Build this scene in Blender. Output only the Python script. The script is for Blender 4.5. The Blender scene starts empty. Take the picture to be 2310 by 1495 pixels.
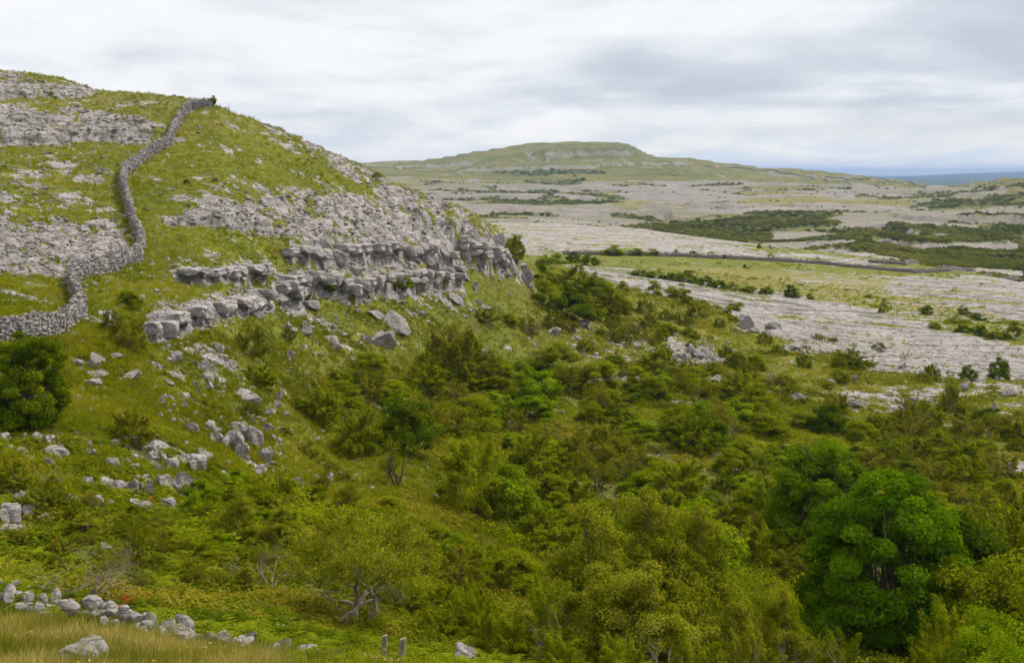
import bpy, math, random
import numpy as np

C = bpy.context.scene.collection
S = bpy.context.scene
R = math.radians
# ------------------------------------------------------------------ camera
F, CX, VH = 2788.0, 1155.0, 390.0          # focal length and horizon row, in photo pixels
cam = bpy.data.cameras.new('camera'); cam_o = bpy.data.objects.new('camera', cam); C.objects.link(cam_o)
cam.sensor_width = 36; cam.lens = 36 * F / 2310; cam.shift_y = -(747.5 - VH) / 2310
cam.clip_start = .1; cam.clip_end = 60000
cam_o.location = (0, 0, 0); cam_o.rotation_euler = (R(90), 0, 0); S.camera = cam_o
S.view_settings.view_transform = 'Standard'; S.view_settings.look = 'None'
S.view_settings.exposure = .35; S.view_settings.gamma = 1
S.render.engine = 'CYCLES'
S.cycles.max_bounces = 6; S.cycles.diffuse_bounces = 3; S.cycles.transmission_bounces = 3
S.cycles.transparent_max_bounces = 4; S.cycles.volume_bounces = 0
S.cycles.use_denoising = True; S.cycles.use_adaptive_sampling = True; S.cycles.adaptive_threshold = .02

# ------------------------------------------------------------------ node helpers
def NT(tree): return tree.nodes, tree.links
def nd(tree, typ, ins=None, **kw):
    n = tree.nodes.new(typ)
    for k, v in kw.items(): setattr(n, k, v)
    for k, v in (ins or {}).items():
        if isinstance(v, bpy.types.NodeSocket): tree.links.new(v, n.inputs[k])
        else: n.inputs[k].default_value = v
    return n
def math_(t, op, a, b=None, c=None, clamp=False):
    n = t.nodes.new('ShaderNodeMath'); n.operation = op; n.use_clamp = clamp
    for i, v in enumerate((a, b, c)):
        if v is None: continue
        if isinstance(v, bpy.types.NodeSocket): t.links.new(v, n.inputs[i])
        else: n.inputs[i].default_value = v
    return n.outputs[0]
def ramp(t, fac, stops, interp='LINEAR'):
    n = t.nodes.new('ShaderNodeValToRGB'); t.links.new(fac, n.inputs[0]); cr = n.color_ramp; cr.interpolation = interp
    while len(cr.elements) < len(stops): cr.elements.new(1)
    for e, (p, c) in zip(cr.elements, stops):
        e.position = p; e.color = (*c, 1) if len(c) == 3 else c
    return n.outputs[0]
def mix(t, fac, a, b, blend='MIX'):
    n = t.nodes.new('ShaderNodeMix'); n.data_type = 'RGBA'; n.blend_type = blend
    for i, v in ((0, fac), (6, a), (7, b)):
        if isinstance(v, bpy.types.NodeSocket): t.links.new(v, n.inputs[i])
        else: n.inputs[i].default_value = v if i == 0 else (*v, 1)
    return n.outputs[2]
def noise(t, vec, scale, detail=4, rough=.55, w=None, dist=0):
    n = t.nodes.new('ShaderNodeTexNoise'); t.links.new(vec, n.inputs['Vector'])
    n.inputs['Scale'].default_value = scale; n.inputs['Detail'].default_value = detail
    n.inputs['Roughness'].default_value = rough; n.inputs['Distortion'].default_value = dist
    return n.outputs[0]
def mapping(t, vec, loc=(0, 0, 0), rot=(0, 0, 0), scale=(1, 1, 1)):
    return nd(t, 'ShaderNodeMapping', {'Vector': vec, 'Location': loc, 'Rotation': rot, 'Scale': scale}).outputs[0]

# ------------------------------------------------------------------ sky (overcast) and sun
SUN_EL, SUN_AZ = R(52), R(60)               # azimuth measured from +Y towards +X
w = bpy.data.worlds.new('World'); S.world = w; w.use_nodes = True
t = w.node_tree; t.nodes.clear()
tc = t.nodes.new('ShaderNodeTexCoord').outputs['Generated']
sep = nd(t, 'ShaderNodeSeparateXYZ', {0: tc}); zx, zy, zz = sep.outputs
den = math_(t, 'ADD', math_(t, 'MAXIMUM', zz, 0), .12)
cv = nd(t, 'ShaderNodeCombineXYZ', {0: math_(t, 'DIVIDE', zx, den), 1: math_(t, 'DIVIDE', zy, den), 2: 0}).outputs[0]
n1 = noise(t, mapping(t, cv, (3.1, 1.7, 0), (0, 0, .15), (.85, .72, 1)), 1.0, 6, .52, dist=.3)
n2 = noise(t, mapping(t, cv, (8.3, 4.2, 0), (0, 0, -.1), (1.9, 1.1, 1)), 1.0, 7, .58, dist=.3)
cl = math_(t, 'ADD', math_(t, 'MULTIPLY', n1, .72), math_(t, 'MULTIPLY', n2, .28))
cl = math_(t, 'ADD', cl, math_(t, 'MULTIPLY', zx, -.22))     # the cloud is thicker towards the right of the view
ccol = ramp(t, cl, [(.36, (.45, .49, .55)), (.44, (.53, .565, .62)), (.50, (.64, .665, .70)), (.56, (.74, .75, .77)), (.65, (.80, .80, .80))])
# clear band low above the horizon: slightly warm white with pale blue gaps
low = ramp(t, n2, [(.38, (.66, .71, .75)), (.5, (.76, .765, .76)), (.6, (.84, .815, .77))])
ccol = mix(t, ramp(t, zz, [(0, (1, 1, 1)), (.02, (.75,) * 3), (.055, (0, 0, 0))]), ccol, low)
sky = nd(t, 'ShaderNodeTexSky', sky_type='NISHITA'); sky.sun_disc = False; sky.sun_elevation = SUN_EL; sky.sun_rotation = SUN_AZ
skyc = mix(t, 1.0, sky.outputs[0], (.1, .1, .1), 'MULTIPLY')
ccol = mix(t, ramp(t, zz, [(.16, (0, 0, 0)), (.4, (1, 1, 1))]), ccol, (.80, .77, .72))
tot = mix(t, .95, skyc, ccol)
bg = nd(t, 'ShaderNodeBackground', {'Color': tot, 'Strength': 1.0})
t.links.new(bg.outputs[0], nd(t, 'ShaderNodeOutputWorld').inputs[0])
sun = bpy.data.lights.new('sun', 'SUN'); sun.energy = 3.3; sun.angle = R(12); sun.color = (1, .93, .81)
sun_o = bpy.data.objects.new('sun', sun); C.objects.link(sun_o); sun_o.rotation_euler = (R(90) - SUN_EL, 0, -SUN_AZ + math.pi)
sun_o.rotation_euler = (-(R(90) - SUN_EL), 0, -SUN_AZ)

# ------------------------------------------------------------------ numpy noise
def h2(ix, iy, seed=0):
    n = (ix.astype(np.int64) * 374761393 + iy.astype(np.int64) * 668265263 + seed * 1274126177) & 0xffffffff
    n = ((n ^ (n >> 13)) * 1274126177) & 0xffffffff
    n = ((n ^ (n >> 16)) * 2246822519) & 0xffffffff
    return ((n ^ (n >> 15)) & 0xffffff) / float(0x1000000)
def vn(x, y, seed=0):
    ix, iy = np.floor(x), np.floor(y); fx, fy = x - ix, y - iy
    fx = fx * fx * (3 - 2 * fx); fy = fy * fy * (3 - 2 * fy)
    a, b, c, d = h2(ix, iy, seed), h2(ix + 1, iy, seed), h2(ix, iy + 1, seed), h2(ix + 1, iy + 1, seed)
    return (a + (b - a) * fx) * (1 - fy) + (c + (d - c) * fx) * fy
def fbm(x, y, o=4, seed=0, r=.5):
    s, a, tot = 0, 1, 0
    for k in range(o):
        s = s + a * vn(x + 17.3 * k, y - 9.1 * k, seed + k); tot += a; a *= r; x = x * 2.03; y = y * 2.03
    return s / tot
def worley(x, y, seed=0, jit=.9):
    """F1, F2, random id of the cell, offset from the cell's point"""
    ix, iy = np.floor(x), np.floor(y)
    f1 = np.full(x.shape, 9.); f2 = np.full(x.shape, 9.); cid = np.zeros(x.shape); ox = np.zeros(x.shape); oy = np.zeros(x.shape)
    for i in (-1, 0, 1):
        for j in (-1, 0, 1):
            cx, cy = ix + i, iy + j
            px = cx + .5 + jit * (h2(cx, cy, seed) - .5) - x; py = cy + .5 + jit * (h2(cx, cy, seed + 7) - .5) - y
            d = np.sqrt(px * px + py * py); m = d < f1
            f2 = np.where(m, f1, np.minimum(f2, d)); cid = np.where(m, h2(cx, cy, seed + 13), cid)
            ox = np.where(m, px, ox); oy = np.where(m, py, oy); f1 = np.where(m, d, f1)
    return f1, f2, cid, ox, oy
def sstep(a, b, x):
    t_ = np.clip((x - a) / (b - a), 0, 1); return t_ * t_ * (3 - 2 * t_)

# ------------------------------------------------------------------ terrain survey: loft lines through the place
# every station (direction u) lists (distance, photo row) or (distance, None, height) from near to far
Z = None
ST = {
 0:   [(1.5,Z,-1.7),(12,Z,-5.6),(20,1500),(29,1345),(40,1200),(50,1005),(58,860),(65,762),(80,600),(95,480),(112,370),(130,262),(160,165),(230,Z,14),(320,Z,10),(450,Z,5),(700,Z,-20)],
 250: [(1.5,Z,-1.7),(12,Z,-5.8),(20,1500),(28,1395),(38,1260),(48,1115),(58,955),(70,785),(85,640),(102,500),(120,370),(138,262),(155,210),(220,Z,10),(320,Z,6),(450,Z,0),(700,Z,-25)],
 500: [(1.5,Z,-1.7),(12,Z,-6.0),(20,1520),(26,1450),(38,1315),(50,1175),(62,1030),(76,850),(88,720),(102,585),(116,450),(132,320),(146,247),(200,Z,6),(300,Z,0),(450,Z,-5),(700,Z,-30)],
 750: [(1.5,Z,-1.7),(12,Z,-6.2),(20,1530),(27,1480),(40,1330),(55,1200),(75,1055),(90,935),(103,800),(114,665),(124,530),(138,420),(150,345),(190,Z,0),(300,Z,-10),(450,Z,-14),(700,Z,-32)],
 900: [(1.5,Z,-1.7),(12,Z,-6.3),(20,1540),(28,1500),(42,1370),(62,1180),(80,1045),(95,940),(110,810),(122,690),(132,580),(143,480),(152,413),(185,Z,-5),(300,Z,-17),(450,Z,-18),(650,Z,-33)],
 1000:[(1.5,Z,-1.7),(12,Z,-6.4),(20,1545),(28,1515),(42,1400),(62,1210),(80,1080),(97,970),(113,860),(126,740),(136,630),(146,520),(154,458),(180,Z,-12),(300,Z,-19.5),(470,Z,-21),(640,Z,-33)],
 1080:[(1.5,Z,-1.7),(12,Z,-6.4),(20,1550),(28,1530),(42,1430),(62,1235),(80,1100),(98,985),(116,870),(132,750),(142,660),(149,560),(156,497),(185,Z,-18),(310,Z,-20),(480,503),(640,Z,-33)],
 1150:[(1.5,Z,-1.7),(12,Z,-6.5),(20,1560),(28,1540),(42,1450),(62,1260),(80,1110),(98,993),(118,870),(135,770),(147,690),(154,610),(160,562),(190,Z,-18),(320,Z,-20),(490,503),(640,Z,-33)],
 1200:[(1.5,Z,-1.7),(12,Z,-6.5),(20,1560),(28,1550),(42,1470),(62,1270),(80,1120),(100,987),(120,875),(138,790),(152,710),(161,655),(170,622),(200,Z,-17.5),(340,560),(490,503),(640,Z,-33)],
 1400:[(1.5,Z,-1.7),(12,Z,-6.5),(20,1565),(28,1580),(42,1520),(62,1310),(82,1124),(103,985),(125,882),(145,800),(168,730),(190,680),(215,645),(270,600),(350,560),(480,513),(640,Z,-35)],
 1700:[(1.5,Z,-1.7),(12,Z,-6.6),(20,1590),(28,1640),(42,1550),(62,1345),(82,1145),(103,1000),(125,900),(148,822),(170,768),(200,712),(235,665),(300,604),(350,575),(400,553),(560,Z,-36)],
 2000:[(1.5,Z,-1.7),(12,Z,-6.6),(20,1610),(28,1690),(42,1580),(62,1380),(82,1165),(103,1025),(125,930),(148,851),(170,795),(200,737),(235,688),(290,632),(325,608),(350,590),(470,Z,-34)],
 2310:[(1.5,Z,-1.7),(12,Z,-6.6),(20,1630),(28,1720),(42,1600),(62,1395),(82,1180),(103,1035),(125,938),(148,861),(170,808),(200,750),(230,710),(255,680),(280,657),(300,642),(400,Z,-36)],
}
FAR_ST = {
 1000:[(950,Z,-31),(1250,Z,-31),(1600,Z,-24),(2100,400),(2450,378),(2750,355)],
 1200:[(900,Z,-33),(1200,Z,-32),(1600,Z,-25.5),(2100,400),(2400,366),(2750,326)],
 1400:[(850,Z,-38),(1200,Z,-35),(1600,Z,-27),(2100,402),(2400,362),(2700,325)],
 1550:[(800,Z,-38),(1150,Z,-36),(1600,Z,-29),(2100,403),(2400,372),(2700,356)],
 1700:[(760,Z,-38),(1100,Z,-36.5),(1600,Z,-31),(2100,408),(2400,388),(2700,377)],
 2000:[(600,Z,-34.5),(850,Z,-33.8),(1300,Z,-32.2),(1800,431),(2150,413),(2400,403)],
 2130:[(570,Z,-36),(800,Z,-34.5),(1150,Z,-31.5),(1500,438),(1700,430),(1900,425)],
 2310:[(520,Z,-38),(720,Z,-35.5),(1000,Z,-30.5),(1300,430),(1450,416),(1600,406)],
}
TAIL = [(3800, -62), (6000, -64), (10000, -46), (20000, 12), (26000, -60)]
def prof(lst):
    out = []
    for e in lst:
        d = e[0]; z = e[2] if len(e) == 3 else (VH - e[1]) / F * d
        out.append((math.log(d), z / d))            # slope seen from the eye: interpolates silhouettes straight
    return out
us = sorted(ST); P0 = np.array([prof(ST[u]) for u in us])
uf = sorted(FAR_ST); P1 = np.array([prof(FAR_ST[u]) for u in uf])
STEP = 2.5
UC = np.arange(-450, 2762, STEP); NU = len(UC)
def lerp_lines(us_, P, uc):
    return np.stack([np.stack([np.interp(uc, us_, P[:, k, c]) for c in (0, 1)], -1) for k in range(P.shape[1])], 1)
LN = lerp_lines(us, P0, UC); LF = lerp_lines(uf, P1, UC)
SKY1 = [(-450,140),(-200,150),(0,160),(60,163),(120,176),(170,190),(220,207),(330,214),(400,222),(440,228),(470,235),(510,250),(560,268),(600,280),(640,292),(700,321),(750,345),(800,366),(850,395),(870,405),(920,425),(960,441),(1000,458),(1030,470),(1080,495),(1110,518),(1140,552),(1170,588),(1200,622),(1400,645)]
SKY2 = [(800,366),(950,362),(1010,354),(1060,344),(1120,335),(1180,326),(1240,322),(1290,319),(1340,321),(1390,322),(1420,327),(1440,336),(1458,348),(1475,354),(1540,355),(1600,361),(1615,368),(1680,370),(1705,377),(1760,379),(1830,383),(1920,394),(2000,402),(2060,411),(2130,424),(2190,418),(2250,411),(2310,405),(2760,385)]
m = UC <= 1400
LN[m, 12, 1] = (VH - np.interp(UC[m], *zip(*SKY1))) / F
LF[:, 5, 1] = (VH - np.interp(UC, *zip(*SKY2))) / F
tail = np.array([[math.log(d), z / d] for d, z in TAIL])
tail = np.broadcast_to(tail, (NU, len(TAIL), 2)).copy(); tail[:, 3, 1] = (VH - np.interp(UC, [1950, 2040, 2180, 2310], [402, 398, 391, 387])) / F
LL = np.concatenate([LN, LF, tail], 1)
def seg(a, b, s): return list(np.exp(np.arange(math.log(a), math.log(b), s)))
DR = np.array(seg(1.5, 14, .03) + seg(14, 45, .006) + seg(45, 175, .0024) + seg(175, 300, .0026) + seg(300, 350, .0045) + seg(350, 3200, .0058) + seg(3200, 26000, .03) + [26000.])
ND = len(DR); LD = np.log(DR)
def pchip(x, y, xi):
    h = np.diff(x); dl = np.diff(y) / h; dd = np.zeros_like(y)
    w1 = 2 * h[1:] + h[:-1]; w2 = h[1:] + 2 * h[:-1]
    ok = dl[:-1] * dl[1:] > 0
    with np.errstate(all='ignore'):
        dd[1:-1] = np.where(ok, (w1 + w2) / (w1 / dl[:-1] + w2 / dl[1:]), 0)
    dd[0], dd[-1] = dl[0], dl[-1]
    k = np.clip(np.searchsorted(x, xi, 'right') - 1, 0, len(x) - 2); t_ = (xi - x[k]) / h[k]
    return (y[k] * (1 + 2 * t_) * (1 - t_) ** 2 + h[k] * dd[k] * t_ * (1 - t_) ** 2 + y[k + 1] * t_ ** 2 * (3 - 2 * t_) + h[k] * dd[k + 1] * t_ ** 2 * (t_ - 1))
B = np.zeros((ND, NU)); cs = list(range(0, NU, 4)) + [NU - 1]
for c in cs:                                    # heights, not slopes, are interpolated along each direction
    x = LL[c, :, 0]; zv = LL[c, :, 1] * np.exp(x); B[:, c] = pchip(x, zv, LD)
for r in range(ND): B[r] = np.interp(np.arange(NU), cs, B[r, cs])
ker = np.exp(-.5 * (np.arange(-12, 13) / 5.) ** 2); ker /= ker.sum()
BP = np.pad(B, ((0, 0), (12, 12)), 'edge'); B = sum(k * BP[:, i:i + NU] for i, k in enumerate(ker))
DD = DR[:, None] * np.ones((1, NU)); UU = np.ones((ND, 1)) * UC[None]
X = (UU - CX) / F * DD; Y = DD.copy()
def hit_in(Zg, u, v, dmin=8):
    """first point of the ground seen from the eye in direction (u, v): (x, y, z)"""
    c = min(max((u - UC[0]) / STEP, 0), NU - 1.001); c0 = int(c); zc = Zg[:, c0] * (1 - c + c0) + Zg[:, c0 + 1] * (c - c0)
    vp = VH - zc / DR * F
    k = np.nonzero((vp <= v) & (DR > dmin))[0]
    if len(k) == 0: return None
    k = k[0]
    if k == 0: d = DR[0]
    else:
        a, b = vp[k - 1], vp[k]; s = (a - v) / (a - b) if a != b and a > v else 1; d = DR[k - 1] + (DR[k] - DR[k - 1]) * min(max(s, 0), 1)
    z = np.interp(math.log(d), LD, zc)
    return ((u - CX) / F * d, d, z)
VV = VH - B / DD * F                             # the photo row of every ground point, to look up what grows there

# ------------------------------------------------------------------ regions of the ground
def inpoly(poly, uu, vv):
    ins = np.zeros(uu.shape, bool); n = len(poly)
    for i in range(n):
        (x1, y1), (x2, y2) = poly[i], poly[(i + 1) % n]
        if y1 == y2: continue
        c = ((y1 > vv) != (y2 > vv)) & (uu < (x2 - x1) * (vv - y1) / (y2 - y1) + x1)
        ins ^= c
    return ins
wu = UU + 26 * (fbm(X / 5, Y / 5, 3, 91) - .5) * 2 * np.clip(140 / DD, .25, 1); wv = VV + 14 * (fbm(X / 6, Y / 6, 3, 92) - .5) * 2 * np.clip(140 / DD, .15, 1)
ROCK = np.full(B.shape, .10); DRY = np.zeros(B.shape); WOOD = np.zeros(B.shape)
fw = sstep(400, 700, DD); wu = wu + fw * 120 * (fbm(X / 130, Y / 60, 4, 93) - .5); wv = wv + fw * 26 * (fbm(X / 90, Y / 30, 4, 94) - .5)
def region(arr, poly, val, dlo, dhi, mode='max'):
    r0, r1 = np.searchsorted(DR, dlo), np.searchsorted(DR, dhi)
    if r1 <= r0: return
    us_ = [p[0] for p in poly]; c0 = max(int((min(us_) - 60 - UC[0]) / STEP), 0); c1 = min(int((max(us_) + 60 - UC[0]) / STEP) + 1, NU)
    sl = (slice(r0, r1), slice(c0, c1))
    m_ = inpoly(poly, wu[sl], wv[sl]); a = arr[sl]
    a[m_] = np.maximum(a[m_], val) if mode == 'max' else val
HILL = [
 ([(-500,470),(120,480),(250,490),(300,540),(255,585),(140,612),(-500,615)], .95),
 ([(-500,320),(220,330),(265,400),(262,470),(-500,475)], .55),
 ([(-500,245),(200,250),(380,290),(330,312),(-500,315)], .95),
 ([(-500,140),(0,155),(230,205),(120,215),(-500,215)], .8), ([(-500,222),(300,235),(330,246),(-500,250)], .55),
 ([(400,470),(520,452),(650,436),(760,448),(850,425),(1000,455),(1090,510),(1010,525),(1040,575),(700,585),(600,525),(390,505)], .92),
 ([(560,272),(640,286),(860,396),(1010,455),(900,450),(760,400),(620,325)], .75),
 ([(400,380),(480,390),(640,420),(760,440),(600,450),(380,480),(340,440)], .55),
 ([(640,565),(1060,565),(1040,645),(860,655),(680,640)], .72),
 ([(1020,500),(1080,505),(1150,560),(1150,600),(1060,590),(1030,540)], .85),
 ([(390,590),(620,590),(620,632),(390,640)], .6), ([(330,720),(700,640),(720,665),(560,710),(330,760)], .65),
 ([(560,700),(1000,640),(1100,700),(900,800),(700,800)], .24), ([(360,760),(560,780),(640,1000),(620,1100),(420,1080),(300,820)], .32),
 ([(140,790),(280,780),(280,880),(150,890)], .4), ([(0,960),(220,980),(440,1010),(430,1170),(150,1150),(0,1060)], .42),
 ([(600,860),(660,1000),(640,1060),(560,990)], .3), ([(1090,580),(1220,580),(1200,650),(1100,640)], .5),
]
region(ROCK, [(-500,100),(500,200),(1100,480),(1160,600),(640,640),(330,720),(-500,760)], .27, 40, 200)
for p, v_ in HILL: region(ROCK, p, v_, 40, 200)
region(ROCK, [(420,250),(480,250),(640,340),(700,420),(380,400),(330,380)], .14, 60, 200, 'set')
MID = [
 ([(1250,596),(1400,606),(1560,630),(1700,654),(1900,684),(2100,732),(2320,780),(2770,850),(2770,900),(2310,850),(2190,856),(1960,836),(1920,800),(1720,752),(1650,705),(1560,676),(1400,650),(1330,620)], 1.0),
 ([(1300,850),(1480,840),(1490,875),(1320,875)], .75), ([(1370,765),(1500,765),(1510,790),(1380,790)], .7), ([(1260,740),(1640,750),(1680,860),(1280,870)], .38), ([(1840,860),(2500,850),(2500,960),(1900,960)], .42),
 ([(1480,790),(1600,765),(1640,820),(1500,830)], .8), ([(1640,700),(1700,700),(1760,750),(1660,750)], .75), ([(1770,770),(1880,775),(1890,800),(1780,800)], .7),
 ([(1940,880),(2110,880),(2130,925),(1960,940)], .75), ([(2060,868),(2770,850),(2770,892),(2100,890)], .85), ([(2210,1040),(2400,1035),(2400,1080),(2230,1070)], .75),
 ([(2180,920),(2500,900),(2500,960),(2220,960)], .45), ([(1580,840),(1660,840),(1660,870),(1580,870)], .6),
 ([(1120,500),(1300,503),(1420,520),(1600,548),(1900,580),(2010,590),(1980,600),(1800,590),(1500,572),(1420,562),(1200,578),(1140,560)], .80),
 ([(2040,618),(2200,622),(2770,680),(2770,760),(2310,722),(2130,690),(1990,655)], .9), ([(1750,600),(2050,625),(2310,700),(2310,740),(2000,700),(1850,670)], .38),
 ([(1960,700),(2310,715),(2310,770),(2200,760),(2060,730)], .5), ([(1250,590),(1400,590),(1700,640),(1500,620)], .25),
]
for p, v_ in MID: region(ROCK, p, v_, 60, 540)
FARM = [
 ([(800,396),(2330,430),(2770,420),(2770,720),(800,720)], .80),
 ([(800,400),(1900,425),(1750,438),(1200,400),(800,390)], .35),
]
for p, v_ in FARM: region(ROCK, p, v_, 540, 3300)
region(ROCK, [(1400,500),(1980,500),(2020,590),(1940,592),(1400,540)], .85, 400, 545); region(ROCK, [(1960,520),(2770,520),(2770,660),(2310,625),(2060,592)], .8, 380, 545)
region(WOOD, [(1900,560),(2080,566),(2310,575),(2770,590),(2770,670),(2310,632),(2100,596)], 1, 362, 545)
region(ROCK, [(800, 300), (2770, 300), (2770, 440), (2100, 425), (1500, 392), (1250, 386), (800, 396)], .30, 1300, 3300, 'set')
GREENF = [
 ([(1380,510),(1500,500),(1700,488),(1850,484),(1890,495),(1800,503),(1710,528),(1690,552),(1560,552),(1440,530)], .12, 0),
 ([(1180,412),(1330,404),(1300,420),(1220,434)], .1, 1), ([(1080,388),(1200,372),(1390,380),(1400,390),(1200,398)], .1, 1), ([(1060,452),(1370,446),(1376,462),(1080,462)], .1, 1),
 ([(860,400),(1300,404),(1560,396),(1500,404),(1200,412),(900,412)], .2, 2), ([(1380,462),(1800,470),(1780,478),(1400,474)], .35, 2), ([(1660,430),(1760,436),(1900,450),(2100,450),(1900,462),(1700,462)], .35, 2),
 ([(1850,540),(1940,515),(2060,528),(2180,525),(2770,540),(2770,690),(2310,650),(2130,600),(1960,580)], .15, 0), ([(2130,495),(2330,500),(2320,515),(2180,510)], .15, 0),
 ([(2130,462),(2310,436),(2770,430),(2770,462),(2310,462),(2200,470)], .15, 2), ([(1700,520),(1860,500),(1900,506),(1790,528)], .2, 0),
 ([(1090,485),(1140,484),(1140,494),(1090,496)], .1, 1), ([(2050,478),(2160,463),(2160,470),(2060,486)], .2, 0),
]
for p, v_, k in GREENF:
    region(ROCK, p, v_, 540, 3300, 'set')
    if k < 2: region(WOOD, p, 1.0 if k == 0 else .9, 540, 3300)
# pale rock ribs inside the wooded valley
for p in ([(1700,535),(1760,520),(1900,515),(1960,525),(1900,548),(1740,560)], [(1960,512),(2310,530),(2770,545),(2770,562),(2310,548),(1980,530)], [(1965,535),(2040,535),(2060,552),(1970,552)], [(2180,550),(2310,548),(2310,556),(2190,560)]):
    region(ROCK, p, .95, 540, 1300, 'set'); region(WOOD, p, 0, 540, 1300, 'set')
for p in ([(1500,600),(2310,640),(2770,690),(2310,720),(1900,700)], [(850,400),(1700,430),(2150,445),(2000,470),(1400,470),(900,430)], [(-500,200),(400,215),(300,240),(-500,240)], [(1120,500),(1600,545),(1500,565),(1150,545)], [(-100,1390),(600,1440),(700,1520),(-100,1520)]):
    region(DRY, p, 1.0, 15, 3300)
region(WOOD, [(1900,588),(2310,600),(2770,600),(2770,720),(2310,655),(2100,615)], 1, 372, 545); region(ROCK, [(900,480),(1750,480),(1750,575),(900,575)], .85, 470, 600)
region(ROCK, [(1960,590),(2310,612),(2310,628),(2000,600)], .9, 380, 545); region(WOOD, [(1960,590),(2310,612),(2310,628),(2000,600)], 0, 380, 545, 'set')
def blur(a, n=1, w_=3):
    for _ in range(n):
        for ax in (0, 1):
            p = np.pad(a, [(w_, w_) if k == ax else (0, 0) for k in (0, 1)], 'edge'); c = np.cumsum(p, ax)
            c = np.insert(c, 0, 0, ax); L = a.shape[ax]
            a = (np.take(c, np.arange(2 * w_ + 1, 2 * w_ + 1 + L), ax) - np.take(c, np.arange(L), ax)) / (2 * w_ + 1)
    return a
DRY = np.maximum(DRY, .42 * sstep(.50, .66, fbm(X / 12, Y / 12, 4, 61)) * (DD > 40) * (DD < 260)); ROCK = blur(ROCK, 2, 3); DRY = blur(DRY, 2, 8); WOOD = blur(WOOD, 1, 2)

# ------------------------------------------------------------------ scarps: rock steps that follow traced edges

SC = [
 ([(330,752),(380,735),(430,712),(520,690),(600,672),(660,660),(705,668)], .95, 40, 140),
 ([(640,655),(690,640),(740,640),(800,652),(860,640),(930,628),(1000,622),(1045,615)], 1.6, 60, 165),
 ([(640,598),(700,604),(760,590),(830,582),(900,590),(960,583),(1030,596)], 1.25, 60, 165),
 ([(1030,545),(1055,575),(1100,592),(1145,590)], 2.3, 120, 175),
 ([(950,495),(1000,515),(1030,528)], 1.2, 120, 175),
 ([(400,630),(470,632),(530,628),(590,622)], .8, 60, 140),
 ([(-300,300),(0,304),(120,308),(240,300),(370,292)], 1.5, 80, 180), ([(-300,275),(0,272),(200,268),(330,276)], .8, 80, 180),
 ([(390,500),(470,505),(540,500),(640,520)], .7, 60, 160), ([(-200,610),(0,610),(130,612),(240,590)], .5, 50, 140),
 ([(-200,212),(0,214),(120,212),(220,209)], 1.0, 100, 180),
]
BASE = B.copy()
jag = (fbm(X / 2.6, Y / 2.6, 2, 5) - .5) * 1.8
wf = worley(X / 2.4, Y / 2.4, 61)[2]; jag = jag + (wf - .5) * 1.1
for pl, H, dlo, dhi in SC:
    pts = [hit_in(BASE, u, v) for u, v in pl]; pts = [p for p in pts if p and dlo * .8 < p[1] < dhi * 1.2]
    if len(pts) < 2: continue
    r0, r1 = np.searchsorted(DR, dlo), np.searchsorted(DR, dhi)
    c0, c1 = max(int((pl[0][0] - 40 - UC[0]) / STEP), 0), min(int((pl[-1][0] + 40 - UC[0]) / STEP), NU)
    sl = (slice(r0, r1), slice(c0, c1)); x, y = X[sl], Y[sl]
    pu = [p[0] / p[1] * F + CX for p in pts]; sgn = np.where(y > np.interp(UU[sl], pu, [p[1] for p in pts]), 1., -1.)
    best = np.full(x.shape, 1e9); sd = np.zeros(x.shape); al = np.zeros(x.shape); n = len(pts) - 1
    for i in range(n):
        (ax, ay, _), (bx, by, _) = pts[i], pts[i + 1]; ex, ey = bx - ax, by - ay; L2 = ex * ex + ey * ey
        tt = np.clip(((x - ax) * ex + (y - ay) * ey) / L2, 0, 1); dx, dy = x - ax - tt * ex, y - ay - tt * ey
        d = np.hypot(dx, dy); s = sgn; mm = d < best
        best = np.where(mm, d, best); sd = np.where(mm, d * s, sd); al = np.where(mm, (i + tt) / n, al)
    sd = sd + jag[sl] * .5; al = np.clip((UU[sl] - pl[0][0] + 25) / (pl[-1][0] - pl[0][0] + 50), 0, 1)
    env = sstep(0, .12, al) * sstep(0, .12, 1 - al) * (.6 + .8 * fbm(x / 4, y / 4, 2, 77))
    up = np.where(sd > 0, .55 * np.exp(-np.abs(sd) / 5), -.45 * np.exp(-np.abs(sd) / 4))
    st = np.clip(sd / .35, -1, 1); up = np.where(np.abs(sd) < .35, st * .5, up)
    B[sl] += H * env * up
    fm = np.exp(-np.clip(np.where(sd > 0, sd / 2.2, -sd / .8), 0, 9) ** 2) * np.minimum(env * 1.5, 1)
    ROCK[sl] = np.maximum(ROCK[sl], fm * .98)


FSC = [([(1150,356),(1220,350),(1300,349),(1380,345),(1430,345),(1458,352)], 20), ([(960,388),(1080,382),(1180,378),(1290,374),(1400,368),(1500,367),(1620,374)], 9),
       ([(860,378),(960,376),(1040,370),(1120,366),(1200,362)], 8), ([(1690,384),(1800,392),(1950,404),(2080,420)], 6), ([(840,410),(1000,408),(1150,404),(1290,402)], 6), ([(2150,440),(2230,430),(2320,424),(2500,420)], 6),
       ([(1400,420),(1600,414),(1800,418),(1960,428)], 6),
       ([(900,446),(1100,444),(1300,447),(1400,455)], 7), ([(960,480),(1150,477),(1350,484),(1500,491),(1640,502)], 6), ([(1380,466),(1600,474),(1750,479),(1900,475),(2060,466)], 6),
       ([(1640,490),(1800,487),(1950,485),(2080,477),(2170,466)], 5), ([(1660,530),(1740,560),(1830,556),(1960,545)], 4), ([(1940,512),(2060,524),(2180,534),(2450,548)], 6), ([(1980,490),(2100,499),(2200,504),(2450,512)], 6), ([(1940,545),(2060,562),(2150,558),(2330,562)], 4), ([(1000,425),(1200,424),(1400,428),(1560,436)], 6)]
fj = (fbm(X / 45, Y / 45, 3, 96) - .5) * 2
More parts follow.
